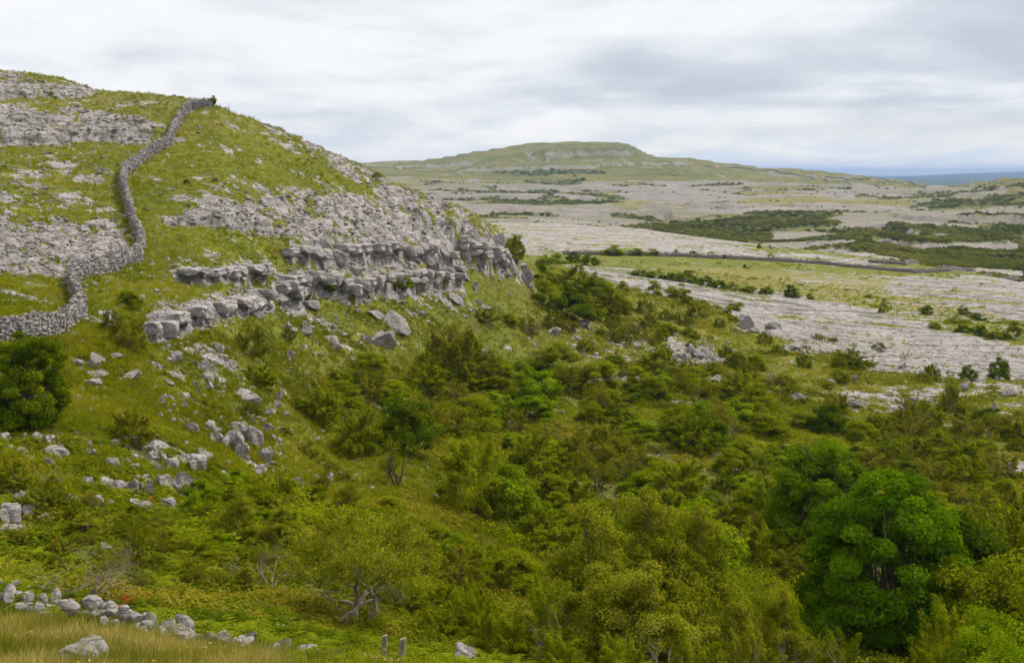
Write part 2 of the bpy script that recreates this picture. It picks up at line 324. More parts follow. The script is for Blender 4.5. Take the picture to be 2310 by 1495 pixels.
for pl, H in FSC:
    pts = [hit_in(BASE, u, v, 420) for u, v in pl]; pts = [p for p in pts if p]; dm = float(np.mean([p[1] for p in pts])); k = dm * .0042 + 2
    pu = [p[0] / p[1] * F + CX for p in pts]; r0, r1 = np.searchsorted(DR, min(p[1] for p in pts) * .8), np.searchsorted(DR, max(p[1] for p in pts) * 1.2)
    c0, c1 = max(int((pl[0][0] - UC[0]) / STEP), 0), min(int((pl[-1][0] - UC[0]) / STEP), NU); sl = (slice(r0, r1), slice(c0, c1))
    sd = Y[sl] - np.interp(UU[sl], pu, [p[1] for p in pts]) + fj[sl] * k * 3; al = (UU[sl] - pl[0][0]) / (pl[-1][0] - pl[0][0])
    env = sstep(0, .15, al) * sstep(0, .15, 1 - al); up = np.where(np.abs(sd) < k, np.clip(sd / k, -1, 1) * .5, np.where(sd > 0, .5 * np.exp(-sd / k / 7), -.5 * np.exp(sd / k / 7)))
    B[sl] += H * env * up; ROCK[sl] = np.maximum(ROCK[sl], (1.25 if dm < 2100 else .8) * env * np.exp(-np.clip(np.where(sd > 0, sd / k / (3.2 if dm < 2000 else 1.4), -sd / k / 1.5), 0, 9) ** 2)); WOOD[sl] *= 1 - env * (np.abs(sd) < k * 1.5)
    if dm < 2200: WOOD[sl] = np.maximum(WOOD[sl], env * np.exp(-((sd + k * 3) / k / 1.6) ** 2) * (.2 + 1.1 * (fbm(X[sl] / 60, Y[sl] / 60, 2, 97) > .46)))
# ------------------------------------------------------------------ limestone blocks, terraces, tussocks
hr = np.zeros(B.shape)
n_ = np.searchsorted(DR, 700)
sl = (slice(np.searchsorted(DR, 14), n_), slice(None)); x, y, d = X[sl], Y[sl], DD[sl]
wx = x + 1.2 * (fbm(x / 2.5, y / 2.5, 2, 3) - .5); wy = y + 1.2 * (fbm(x / 2.5, y / 2.5, 2, 4) - .5)
def blocks(sx, sy, seed, groove):
    f1, f2, cid, ox, oy = worley(wx / sx, wy / sy, seed)
    tx, ty = h2(np.floor(cid * 9999), np.zeros_like(cid), 3) - .5, h2(np.floor(cid * 9999), np.ones_like(cid), 5) - .3
    return cid + .5 * (ox * tx - oy * ty) - groove * np.exp(-((f2 - f1) / .09)), np.exp(-((f2 - f1) / .06))
b1, id1 = blocks(2.7, 3.1, 21, .6); b2, id2 = blocks(1.15, 1.25, 22, .6); b3, id3 = blocks(.5, .5, 23, .6)
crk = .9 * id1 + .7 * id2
flat = sstep(165, 220, d) * (x > 5)                 # the level pavement of the valley floor is smoother and thin-bedded
AMP = .30 + .5 * (1 - sstep(50, 75, d))
hr_ = (.20 * b1 + .17 * b2 + .07 * b3) * (1 - .5 * flat)
q = y / 6.0 + .12 * x / 3.4 + 3.4 * fbm(x / 18, y / 10, 4, 31); fl = q - np.floor(q)
q2 = y / 2.1 + .06 * x + 1.5 * fbm(x / 7, y / 4, 3, 32); fl2 = q2 - np.floor(q2)
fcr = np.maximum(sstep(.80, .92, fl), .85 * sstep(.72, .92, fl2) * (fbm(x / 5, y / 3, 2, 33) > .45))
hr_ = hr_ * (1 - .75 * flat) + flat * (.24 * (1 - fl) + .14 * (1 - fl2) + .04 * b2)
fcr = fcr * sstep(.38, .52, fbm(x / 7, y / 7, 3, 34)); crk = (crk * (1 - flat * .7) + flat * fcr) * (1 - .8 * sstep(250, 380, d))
rk = ROCK[sl] * (1 - flat * .6 * sstep(.58, .68, fbm(x / 11, y / 4, 4, 43))); fn = fbm(x / 2.3, y / 1.5, 4, 41, .6); fn2 = fbm(x / .8, y / .6, 3, 42)
sc_ = 1 - .72 * flat
gl = (.50 - .50 * rk + (.72 * (fn - .5) + .22 * (fn2 - .5)) * (1.25 - .75 * rk)) * (1 - .5 * flat) + flat * (.2 - .2 * rk)
edge = sstep(14, 45, d)
hr_ = hr_ - .25 * (1 - edge)
tuss = (.34 * (fbm(x / 1.1, y / 1.1, 3, 51) - .5) + .5 * (fbm(x / 4, y / 4, 2, 52) - .5)) * (1 - .5 * flat) * sstep(12, 40, d)
ex_ = hr_ - gl                                      # rock shows where it stands above the turf
z_ = np.maximum(hr_, gl) - .25
B[sl] += z_ * (.35 + .65 * rk) * edge * (1 - sstep(500, 700, d)) + tuss * np.where(ex_ > 0, .3, 1)
RK = np.zeros(B.shape); RK[sl] = sstep(-.03, .03, ex_); RK[sl] *= 1 - sstep(.4, .6, WOOD[sl])
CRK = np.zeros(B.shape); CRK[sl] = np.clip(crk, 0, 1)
# natural benches on the hill
for hb, am, sd_ in ((1.15, .35, 71), (.40, .35, 171)):
  tq = BASE[sl] / hb + 1.0 * fbm(x / 11, y / 11, 3, sd_); fq = tq - np.floor(tq)
  stp = sstep(.72, .95, fq) - fq
  B[sl] += hb * am * stp * sstep(55, 75, d) * (1 - flat) * (1 - sstep(190, 240, d)) * (.2 + .8 * rk)
# far country: broad benches and mottled rock
sl = (slice(np.searchsorted(DR, 540), None), slice(None)); x, y, d = X[sl], Y[sl], DD[sl]
hb = 5.5; tq = BASE[sl] / hb + .9 * fbm(x / 160, y / 160, 4, 72); fq = tq - np.floor(tq)
stp = sstep(.62, .92, fq) - fq
fa = sstep(600, 900, d) * (1 - sstep(3000, 3600, d))
B[sl] += hb * .8 * stp * fa + (fbm(x / 60, y / 40, 4, 73) - .5) * 5 * fa
rel = fbm(x / 260, y / 75, 3, 83); rel2 = np.abs(fbm(x / 150, y / 45, 3, 84) - .5) * 2
rm = sstep(560, 700, d) * (1 - sstep(1700, 2300, d)); B[sl] += rm * ((rel - .5) * 12 + (.25 - rel2) * 8) * (.6 + d / 2200)
rf = ROCK[sl] - .27 + rm * ((rel - .5) * .9 - (rel2 - .25) * .4) + .95 * (fbm(x / 130, y / 26, 4, 74) - .5) + .55 * (fbm(x / 22, y / 11, 3, 75) - .5) + .35 * np.exp(-((fq - .8) / .14) ** 2) * sstep(1300, 1700, d)
RK[sl] = np.maximum(RK[sl] * (1 - sstep(500, 700, d)), sstep(.36, .58, rf) * (.62 + .38 * sstep(.3, .6, fbm(x / 9, y / 9, 3, 76))))
low = rm * sstep(.43, .36, rel + .25 * (fbm(x / 30, y / 14, 3, 85) - .5)) * (d > 600)
WOOD[sl] = sstep(.42, .62, np.maximum(WOOD[sl] - rm * .3 * sstep(.5, .62, rel), low * .7) + .7 * (fbm(x / 25, y / 14, 3, 78) - .5))
RK[sl] *= 1 - WOOD[sl]; B[sl] += WOOD[sl] * 2.6 * fbm(x / 7, y / 7, 2, 79) * (d < 1500)
pl_ = sstep(3300, 4200, DD); RK *= 1 - pl_
TOP = B
# ------------------------------------------------------------------ mesh helpers
def mesh_obj(name, V, Fq, mat=None, attrs=None, smooth=False, parent=None, fattrs=None, mats=None, midx=None):
    me = bpy.data.meshes.new(name); V = np.asarray(V, np.float32); Fq = np.asarray(Fq, np.int32)
    me.vertices.add(len(V)); me.vertices.foreach_set('co', V.ravel())
    n, k = Fq.shape; me.loops.add(n * k); me.loops.foreach_set('vertex_index', Fq.ravel())
    me.polygons.add(n); me.polygons.foreach_set('loop_start', np.arange(n, dtype=np.int32) * k)
    me.polygons.foreach_set('loop_total', np.full(n, k, np.int32))
    me.polygons.foreach_set('use_smooth', np.full(n, bool(smooth)))
    if midx is not None: me.polygons.foreach_set('material_index', np.asarray(midx, np.int32))
    for dom, dic in (('POINT', attrs or {}), ('FACE', fattrs or {})):
        for an, arr in dic.items():
            a = me.attributes.new(an, 'FLOAT', dom); a.data.foreach_set('value', np.asarray(arr, np.float32).ravel())
    me.update(calc_edges=True)
    for mm in (mats or [mat]): me.materials.append(mm)
    o = bpy.data.objects.new(name, me); C.objects.link(o)
    if parent: o.parent = parent
    return o
def tag(o, label=None, cat=None, group=None, kind=None):
    for k, v in (('label', label), ('category', cat), ('group', group), ('kind', kind)):
        if v: o[k] = v
    return o
def height(x, y):
    """ground height at (x, y), arrays or numbers"""
    x = np.asarray(x, float); y = np.asarray(y, float)
    c = np.clip((x / y * F + CX - UC[0]) / STEP, 0, NU - 1.001); r = np.clip(np.interp(np.log(y), LD, np.arange(ND)), 0, ND - 1.001)
    c0, r0 = c.astype(int), r.astype(int); fc, fr = c - c0, r - r0
    return (TOP[r0, c0] * (1 - fc) + TOP[r0, c0 + 1] * fc) * (1 - fr) + (TOP[r0 + 1, c0] * (1 - fc) + TOP[r0 + 1, c0 + 1] * fc) * fr
def sample(arr, x, y):
    c = np.clip((x / y * F + CX - UC[0]) / STEP, 0, NU - 1).astype(int); r = np.clip(np.interp(np.log(y), LD, np.arange(ND)), 0, ND - 1).astype(int)
    return arr[r, c]

# ------------------------------------------------------------------ materials
def newmat(name):
    m = bpy.data.materials.new(name); m.use_nodes = True; m.node_tree.nodes.clear(); return m, m.node_tree
def finish(t, col, rough=.9, bump=None, bs=.5, bd=.1, spec=.2):
    p = nd(t, 'ShaderNodeBsdfPrincipled', {'Base Color': col, 'Roughness': rough, 'Specular IOR Level': spec})
    if bump is not None:
        t.links.new(nd(t, 'ShaderNodeBump', {'Height': bump, 'Strength': bs, 'Distance': bd}).outputs[0], p.inputs['Normal'])
    t.links.new(p.outputs[0], nd(t, 'ShaderNodeOutputMaterial').inputs[0]); return p
def rock_color(t, P, s=1.0, k=1.0):
    a = noise(t, P, .9 * s, 5, .6); b = noise(t, P, 6 * s, 6, .68); c = noise(t, P, .15 * s, 3)
    S_ = lambda *v: tuple(q * k for q in v)
    col = ramp(t, a, [(.3, S_(.235, .216, .225)), (.5, S_(.35, .327, .335)), (.7, S_(.45, .425, .425))])
    col = mix(t, ramp(t, b, [(.37, (1, 1, 1)), (.48, (0, 0, 0))]), col, S_(.13, .125, .12))
    col = mix(t, ramp(t, b, [(.60, (0, 0, 0)), (.74, (.7, .7, .7))]), col, S_(.50, .485, .465))
    bed = noise(t, mapping(t, P, scale=(.16, .16, 4.6)), 1.0 * s, 3, .6)      # bedding planes
    col = mix(t, ramp(t, bed, [(.475, (0, 0, 0)), (.497, (.85,) * 3), (.515, (0, 0, 0))]), col, S_(.085, .08, .07))
    col = mix(t, ramp(t, c, [(.4, (0, 0, 0)), (.65, (.35,) * 3)]), col, S_(.29, .26, .245))
    return col, math_(t, 'SUBTRACT', b, math_(t, 'MULTIPLY', ramp(t, bed, [(.47, (0, 0, 0)), (.497, (1, 1, 1)), (.52, (0, 0, 0))]), .8))
def ground_mat(name, far):
    m, t = newmat(name)
    P = nd(t, 'ShaderNodeNewGeometry').outputs['Position']
    at = lambda n: nd(t, 'ShaderNodeAttribute', attribute_name=n).outputs['Fac']
    rock, dry, wood = at('rock'), at('dry'), at('wood')
    if far:
        s1, s2, s3 = .012, .06, .35
        g = ramp(t, noise(t, mapping(t, P, scale=(.5, 1.3, 1)), s1, 6, .6), [(.35, (.095, .110, .026)), (.5, (.145, .142, .036)), (.65, (.205, .17, .06))])
        g = mix(t, ramp(t, noise(t, P, s2, 5, .65), [(.45, (0, 0, 0)), (.62, (.6,) * 3)]), g, (.075, .105, .028))
        a = noise(t, mapping(t, P, scale=(.5, 1.6, 2)), s2, 6, .68); b = noise(t, P, s3, 5, .7)
        r = ramp(t, a, [(.3, (.155, .145, .145)), (.46, (.23, .21, .202)), (.66, (.32, .29, .272))])
        lg = noise(t, mapping(t, P, scale=(.35, 2.2, 1)), .006, 6, .65)
        r = mix(t, ramp(t, lg, [(.42, (.8,) * 3), (.55, (0, 0, 0))]), r, (.20, .19, .12))
        r = mix(t, ramp(t, b, [(.42, (.7,) * 3), (.5, (0, 0, 0))]), r, (.16, .165, .13))
        wd = ramp(t, noise(t, P, .12, 4, .7), [(.35, (.045, .058, .02)), (.6, (.085, .10, .032)), (.8, (.15, .15, .055))])
        bump, bs, bd = noise(t, P, .25, 5, .7), 1.0, 1.6
    else:
        g0 = noise(t, P, .16, 6, .6); g1 = noise(t, P, 1.7, 6, .68); g2 = noise(t, mapping(t, P, scale=(1, 1, .4)), 9, 4, .7)
        g = ramp(t, g0, [(.34, (.072, .100, .003)), (.46, (.130, .158, .005)), (.58, (.205, .205, .010))])
        g = mix(t, ramp(t, g1, [(.40, (0, 0, 0)), (.60, (.8,) * 3)]), g, (.19, .215, .035))
        g = mix(t, ramp(t, g2, [(.44, (.75,) * 3), (.54, (0, 0, 0))]), g, (.055, .072, .012))
        g = mix(t, ramp(t, noise(t, P, .40, 6, .66), [(.53, (0, 0, 0)), (.66, (.75,) * 3)]), g, (.15, .11, .030))
        r, b = rock_color(t, P, 1.0, 1.08)
        st_ = noise(t, mapping(t, P, rot=(0, 0, .06), scale=(.10, 1.1, 1)), 1.0, 5, .62)
        r = mix(t, ramp(t, st_, [(.40, (.75,) * 3), (.47, (0, 0, 0))]), r, (.10, .10, .075))
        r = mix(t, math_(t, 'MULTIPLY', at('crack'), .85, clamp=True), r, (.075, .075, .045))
        wd = ramp(t, noise(t, P, .6, 4, .7), [(.35, (.016, .032, .010)), (.7, (.05, .08, .018))])
        bump, bs, bd = math_(t, 'ADD', math_(t, 'MULTIPLY', g1, 1.5), math_(t, 'ADD', g2, b)), .8, .12
    dc = ramp(t, noise(t, P, .05 if far else .8, 5, .65), [(.35, (.17, .165, .045)), (.6, (.27, .225, .085))])
    g = mix(t, math_(t, 'MULTIPLY', dry, .65), g, dc)
    g = mix(t, wood, g, wd)
    edge = math_(t, 'ADD', rock, math_(t, 'MULTIPLY', math_(t, 'SUBTRACT', noise(t, P, .3 if far else 6, 4, .7), .5), .9))
    col = mix(t, ramp(t, edge, [(.40, (0, 0, 0)), (.58, (1, 1, 1))]), g, r)
    finish(t, col, .92, bump, bs, bd, .15)
    return m
M = {'ground': ground_mat('turf_and_limestone', False), 'far': ground_mat('far_karst', True)}
m, t = newmat('plain'); P = nd(t, 'ShaderNodeNewGeometry').outputs['Position']
pc = ramp(t, noise(t, mapping(t, P, scale=(1, .35, 1)), .006, 6, .7), [(.38, (.018, .035, .024)), (.5, (.035, .06, .036)), (.60, (.07, .09, .055)), (.72, (.16, .17, .14)), (.78, (.5, .5, .46))])
finish(t, pc); M['plain'] = m
m, t = newmat('limestone'); tcn = nd(t, 'ShaderNodeTexCoord').outputs['Object']
oi = nd(t, 'ShaderNodeObjectInfo').outputs['Random']; loc = nd(t, 'ShaderNodeNewGeometry').outputs['Position']
rc, rb = rock_color(t, loc, 1.2, .80)
rc = mix(t, ramp(t, noise(t, loc, 2.3, 5, .65), [(.53, (0, 0, 0)), (.63, (.65,) * 3)]), rc, (.12, .125, .04))
finish(t, rc, .9, rb, .7, .05); M['rock'] = m
m, t = newmat('ledge_limestone'); loc = nd(t, 'ShaderNodeNewGeometry').outputs['Position']; rc, rb = rock_color(t, loc, 1.1, .97)
finish(t, rc, .9, rb, .7, .05); M['ledge'] = m
m, t = newmat('wall_stone'); loc = nd(t, 'ShaderNodeNewGeometry').outputs['Position']
rc, rb = rock_color(t, loc, 2.5, .92)
rc = mix(t, ramp(t, noise(t, loc, 3.3, 5, .65), [(.52, (0, 0, 0)), (.64, (.7,) * 3)]), rc, (.125, .10, .06))
finish(t, rc, .95, rb, .7, .04); M['wall'] = m
def leaf_mat(name, a, b, c, tr=.36, rough=.75):
    m, t = newmat(name)
    ti = nd(t, 'ShaderNodeAttribute', attribute_name='tint').outputs['Fac']; oi = nd(t, 'ShaderNodeObjectInfo').outputs['Random']
    f = math_(t, 'ADD', ti, math_(t, 'MULTIPLY', math_(t, 'SUBTRACT', oi, .5), .35))
    col = ramp(t, f, [(.1, a), (.5, b), (.92, c)])
    d = nd(t, 'ShaderNodeBsdfPrincipled', {'Base Color': col, 'Roughness': rough, 'Specular IOR Level': 0.0})
    tl = nd(t, 'ShaderNodeBsdfTranslucent', {'Color': mix(t, 1.0, col, (1.25, 1.3, .6), 'MULTIPLY')})
    ms = nd(t, 'ShaderNodeMixShader', {0: tr, 1: d.outputs[0], 2: tl.outputs[0]})
    t.links.new(ms.outputs[0], nd(t, 'ShaderNodeOutputMaterial').inputs[0]); M[name] = m
leaf_mat('leaf_olive', (.095, .122, .002), (.170, .205, .003), (.250, .275, .008))
leaf_mat('leaf_dark', (.042, .070, .002), (.078, .120, .003), (.140, .185, .006))
leaf_mat('leaf_bright', (.100, .160, .002), (.170, .245, .003), (.255, .335, .008))
leaf_mat('leaf_ash', (.028, .074, .001), (.058, .130, .002), (.125, .22, .003), .34)
leaf_mat('leaf_hawthorn', (.085, .110, .002), (.165, .188, .004), (.33, .315, .03), .34)
leaf_mat('herb', (.080, .090, .004), (.148, .155, .006), (.24, .215, .02))
leaf_mat('leaf_sapling_ash', (.055, .108, .001), (.108, .182, .002), (.19, .27, .005))
leaf_mat('fern', (.066, .100, .003), (.125, .17, .005), (.21, .25, .012), .34)
leaf_mat('grass', (.13, .145, .010), (.25, .235, .035), (.45, .36, .15), .3)
leaf_mat('tuft', (.130, .160, .003), (.225, .240, .005), (.33, .30, .02), .3)
leaf_mat('leaf_far', (.058, .075, .012), (.105, .12, .02), (.17, .175, .04))
leaf_mat('rust', (.20, .055, .008), (.36, .12, .015), (.42, .2, .03), .3)
m, t = newmat('bark'); tcn = nd(t, 'ShaderNodeNewGeometry').outputs['Position']
finish(t, ramp(t, noise(t, tcn, 12, 4, .7), [(.35, (.055, .042, .030)), (.6, (.14, .115, .085)), (.75, (.24, .21, .165))])); M['bark'] = m
m, t = newmat('dead_wood'); tcn = nd(t, 'ShaderNodeNewGeometry').outputs['Position']
finish(t, ramp(t, noise(t, tcn, 8, 4, .7), [(.35, (.14, .11, .085)), (.6, (.27, .225, .175)), (.75, (.38, .33, .27))])); M['dead'] = m

# ------------------------------------------------------------------ ground sheets
def sheet(name, r0, r1, mat):
    n = r1 - r0 + 1; idx = np.arange(n * NU).reshape(n, NU)
    Fq = np.stack([idx[:-1, :-1], idx[:-1, 1:], idx[1:, 1:], idx[1:, :-1]], -1).reshape(-1, 4)
    s = slice(r0, r1 + 1); V = np.stack([X[s], Y[s], B[s]], -1).reshape(-1, 3)
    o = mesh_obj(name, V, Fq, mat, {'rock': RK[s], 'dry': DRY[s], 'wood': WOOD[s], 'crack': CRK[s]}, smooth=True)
    return tag(o, kind='structure')
ra, rb_ = np.searchsorted(DR, 545), np.searchsorted(DR, 3500)
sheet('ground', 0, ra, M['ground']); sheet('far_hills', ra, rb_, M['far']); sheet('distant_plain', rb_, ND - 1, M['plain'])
# ------------------------------------------------------------------ placing by sight line: everything stands on the real ground
def hit(u, v, dmin=8):
    p = hit_in(TOP, u, v, dmin)
    return p
def at_uv(u, d): x = (u - CX) / F * d; return x, d, float(height(x, d))
def px(n, d): return n / F * d
ORD = 'zeroth first second third fourth fifth sixth seventh eighth ninth tenth eleventh twelfth thirteenth fourteenth fifteenth sixteenth seventeenth eighteenth nineteenth twentieth'.split()
def nth(i): return ORD[i] if i <= 20 else '%d%s' % (i, {1: 'st', 2: 'nd', 3: 'rd'}.get(i % 10, 'th'))
PENDING = []                                     # (object, label stem, where it stands, u, v)
def uniq():
    by = {}
    for o, a, b, u, v in PENDING: by.setdefault((a, b), []).append((u, v, o))
    for (a, b), L in by.items():
        L.sort(key=lambda q: q[0])
        for i, (u, v, o) in enumerate(L):
            o['label'] = f'{a} {b}' + ('' if len(L) == 1 else (', leftmost there' if i == 0 else ', rightmost there' if i == len(L) - 1 else f', {nth(i + 1)} from left'))
def ico(sub):
    import bmesh
    bm = bmesh.new(); bmesh.ops.create_icosphere(bm, subdivisions=sub, radius=1)
    V = np.array([v.co[:] for v in bm.verts]); Fc = np.array([[v.index for v in f.verts] for f in bm.faces]); bm.free(); return V, Fc
ICO = {k: ico(k) for k in (1, 2, 3, 4)}
def stone_shape(seed, sub=2, cuts=9, rough=.06, boxy=.0):
    r = np.random.default_rng(seed); V, Fc = ICO[sub]; V = V.copy()
    if boxy: V = np.sign(V) * np.abs(V) ** (1 - boxy)
    for _ in range(cuts):
        n = r.normal(size=3); n /= np.linalg.norm(n); h = r.uniform(.36, .8); d = V @ n - h; V -= np.outer(np.maximum(d, 0), n)
    if rough:
        nn = V / np.linalg.norm(V, axis=1, keepdims=True)
        V = V + nn * (rough * 2 * (fbm(V[:, 0] * 2.3 + V[:, 2] * 1.7 + 50, V[:, 1] * 2.3 - V[:, 2] * 1.3 + 50, 4, seed) - .5))[:, None]
        if sub >= 3:
            k = np.floor((V[:, 2] + .1 * vn(V[:, 0] * 2 + 9, V[:, 1] * 2 + 9, seed)) * 3.2); V[:, :2] *= (1 - .07 * h2(k, k * 0, seed))[:, None]
    return V, Fc
def rotm(rx, ry, rz):
    cx, sx, cy, sy, cz, sz = np.cos(rx), np.sin(rx), np.cos(ry), np.sin(ry), np.cos(rz), np.sin(rz); o = np.ones_like(cx); z = np.zeros_like(cx)
    A = np.stack([cz, -sz, z, sz, cz, z, z, z, o], -1).reshape(-1, 3, 3); Bm = np.stack([cy, z, sy, z, o, z, -sy, z, cy], -1).reshape(-1, 3, 3)
    Cm = np.stack([o, z, z, z, cx, -sx, z, sx, cx], -1).reshape(-1, 3, 3); return A @ Bm @ Cm
def merge(temps, which, pos, rot, scl):
    """stamp many copies of small templates into one mesh"""
    VV_, FF, TT, off = [], [], [], 0
    for k, (V, Fc, *tt) in enumerate(temps):
        s = np.nonzero(which == k)[0]
        if len(s) == 0: continue
        W = np.einsum('nij,nkj->nki', rot[s], V[None] * scl[s][:, None, :]) + pos[s][:, None, :]
        VV_.append(W.reshape(-1, 3)); FF.append((Fc[None] + (np.arange(len(s)) * len(V))[:, None, None]).reshape(-1, Fc.shape[1]) + off); off += len(s) * len(V)
        TT.append((s, len(Fc)))
    return np.concatenate(VV_), np.concatenate(FF), TT

# ------------------------------------------------------------------ dry stone walls
def wall(name, label, pts, H, size, seed, thick=.55, sub=1, tumble=0, coping=True, lean=.12, dmin=8):
    r = np.random.default_rng(seed); P_ = [hit_in(BASE, u, v, dmin) for u, v in pts]; P_ = np.array([p[:2] for p in P_ if p])
    L = np.insert(np.cumsum(np.hypot(*np.diff(P_, axis=0).T)), 0, 0); n = int(L[-1] / size)
    pos, scl, rot = [], [], []
    for i in range(n):
        for side in (-1, 1):
            if tumble and r.random() < .08: continue
            z = -.15 + .12 * tumble; hh = H * (1 - tumble * .8 * fbm(np.array([i * size / 2.]), np.array([3.3]), 3, seed)[0]) * r.uniform(.9, 1.08) * (.78 + .42 * fbm(np.array([i * size / 1.6]), np.array([7.7]), 3, seed + 2)[0])
            while z < hh:
                s_ = (i + r.uniform(-.3, .3)) * size; q = np.array([np.interp(s_, L, P_[:, 0]), np.interp(s_, L, P_[:, 1])]); q2 = np.array([np.interp(s_ + .3, L, P_[:, 0]), np.interp(s_ + .3, L, P_[:, 1])])
                tdir = q2 - q; tn = np.linalg.norm(tdir); tdir = tdir / tn if tn > 1e-6 else np.array([1., 0.]); nd_ = np.array([-tdir[1], tdir[0]])
                st = size * r.uniform(.45, 1.2) * (1 + tumble * r.uniform(-.45, .45)); off = side * (thick / 2 - lean * z + r.uniform(-.06, .06) * (1 + 9 * tumble))
                pos.append((*(q + nd_ * off), z + st * .3)); scl.append((st * r.uniform(.5, .75), st * r.uniform(.42, .6), st * r.uniform(.30, .46)))
                rot.append((r.normal() * .25 * (1 + tumble), r.normal() * .25 * (1 + tumble), math.atan2(tdir[1], tdir[0]) + r.normal() * .3)); z += st * .52
        if coping and r.random() > (.5 if tumble else .18):
            s_ = i * size + r.uniform(-.1, .1); q = (np.interp(s_, L, P_[:, 0]), np.interp(s_, L, P_[:, 1]))
            pos.append((*q, hh + size * .25)); scl.append((size * .3, size * r.uniform(.5, .7), size * r.uniform(.4, .75))); rot.append((r.normal() * .3, r.normal() * .35, math.atan2(tdir[1], tdir[0]) + r.normal() * .2))
    pos, scl, rot = map(np.array, (pos, scl, rot)); pos[:, 2] += height(pos[:, 0], pos[:, 1])
    temps = [stone_shape(seed * 31 + k, sub, 7, .05, .15) for k in range(10)]
    V, Fc, _ = merge(temps, r.integers(0, 10, len(pos)), pos, rotm(*rot.T), scl)
    # solid core slab between the two faces, added to block light through gaps
    ns = max(int(L[-1] / .6), 2); cvs = []
    for i in range(ns + 1):
        s_ = L[-1] * i / ns; q = np.array([np.interp(s_, L, P_[:, 0]), np.interp(s_, L, P_[:, 1])]); q2 = np.array([np.interp(s_ + .3, L, P_[:, 0]), np.interp(s_ + .3, L, P_[:, 1])]); tdir = q2 - q
        tn = np.linalg.norm(tdir)
        if tn > 1e-6: last = np.array([-tdir[1], tdir[0]]) / tn
        hz = float(height(q[0], q[1])); w_ = thick * .32
        for sg, zz_ in ((-1, -.2), (1, -.2), (1, H * (1 - .6 * tumble) * .86), (-1, H * (1 - .6 * tumble) * .86)): cvs.append((*(q + last * sg * w_), hz + zz_))
    cf = []
    for i in range(ns):
        for k in range(4):
            a, b = i * 4 + k, i * 4 + (k + 1) % 4; cf += [(a, b, b + 4), (a, b + 4, a + 4)]
    V2 = np.concatenate([V, np.array(cvs)]); F2 = np.concatenate([Fc, np.array(cf) + len(V)])
    return tag(mesh_obj(name, V2, F2, M['rock' if tumble else 'wall']), label, 'stone wall', kind='thing')
W1 = [(-120,800),(-60,786),(0,775),(60,765),(140,750),(187,703),(168,660),(156,634),(230,617),(312,583),(320,550),(301,515),(290,470),(275,420),(282,390),(328,358),(384,326),(388,300),(408,268),(428,244),(478,243)]
wall('drystone_wall', 'long grey drystone wall zigzagging up the grassy left hill to the skyline', W1, 1.12, .30, 3, thick=.46)
wall('drystone_wall', 'tumbled low wall of mossy grey stones among foreground bracken', [(-60,1338),(0,1350),(70,1378),(150,1390),(250,1412),(330,1432),(400,1446),(480,1462),(560,1480),(640,1490),(770,1502)], .30, .30, 5, thick=.85, sub=2, tumble=1.0)
wall('drystone_wall', 'dark drystone wall winding across the valley plain beyond the bare pavement', [(1270,575),(1400,577),(1500,579),(1680,587),(1850,596),(1990,610),(2060,617),(2140,613),(2230,623),(2300,637)], .85, .42, 7, thick=.6)
wall('drystone_wall', 'second dark wall merging with the plain wall near the wooded valley edge', [(1960,592),(2040,599),(2130,604),(2200,614)], .85, .42, 8, thick=.6)
wall('drystone_wall', 'thin dark wall line descending the distant hill towards the saddle', [(1560,372),(1700,382),(1800,394),(1880,411),(1990,426),(2090,430)], 1.3, 1.5, 9, thick=1.0)
wall('drystone_wall', 'thin wall line crossing the distant slope just under its right skyline', [(1860,398),(1990,406),(2060,417),(2100,424)], 1.2, 1.5, 10, thick=1.0)

# ------------------------------------------------------------------ boulders
BPROT = []
for k in range(12):
    V, Fc = stone_shape(400 + k, 4, [12, 15, 11, 14, 10, 16, 13, 12, 15, 11, 14, 12][k], .22, .05)
    me = mesh_obj('boulder', V, Fc, M['rock']); BPROT.append(me.data); bpy.data.objects.remove(me)
def rock_zone(u, v):
    if v > 1370: return 'in grass by the tumbled foreground wall'
    if u < 660 and v > 1130: return 'in the bracken above the tumbled wall'
    if u < 340 and v > 900: return 'on the scree below the dark shrub'
    if u < 340 and v > 740: return 'on the slope under the long wall'
    if u < 700 and v > 740: return 'in the boulder run down the left slope'
    if u < 1200 and v > 640 and v < 900: return 'on the grass slope below the cliff'
    if u < 1200 and v <= 740: return 'along the ledges of the left hill'
    if v < 960 and u < 1650: return 'on the heath left of the bare pavement'
    if v < 1000: return 'on the heath below the bare pavement'
    return 'among the bushes of the valley floor'
rr = np.random.default_rng(11)
def boulder(u, v, w, h, tilt=0, kind=None):
    if u < 700 and 900 < v < 1300: w, h = w * 1.08, h * 1.08
    p = hit(u, v - 1)
    if not p: return
    x, y, z = p; W = px(w, y); H = px(h, y); k = kind if kind is not None else int(rr.integers(0, 12))
    o = bpy.data.objects.new('boulder', BPROT[k]); C.objects.link(o)
    o.scale = (W * .66, W * rr.uniform(.45, .65), max(H * .84, W * .24)); o.rotation_euler = (rr.normal() * .2, R(tilt) + rr.normal() * .15, rr.uniform(-.6, .6))
    o.location = (x, y + W * .35, float(height(x, y + W * .35)) + H * .10)
    o['category'] = 'boulder'; o['group'] = 'limestone boulders lying about the slopes'
    ar = h / w; sz = 'huge' if W > 2 else 'large' if W > 1.15 else 'medium' if W > .7 else 'small'
    sh = 'flat' if ar < .45 else 'upright' if ar > 1.1 else 'angular' if k % 2 else 'rounded'
    PENDING.append((o, f'{sz} {sh} grey boulder', rock_zone(u, v), u, v))
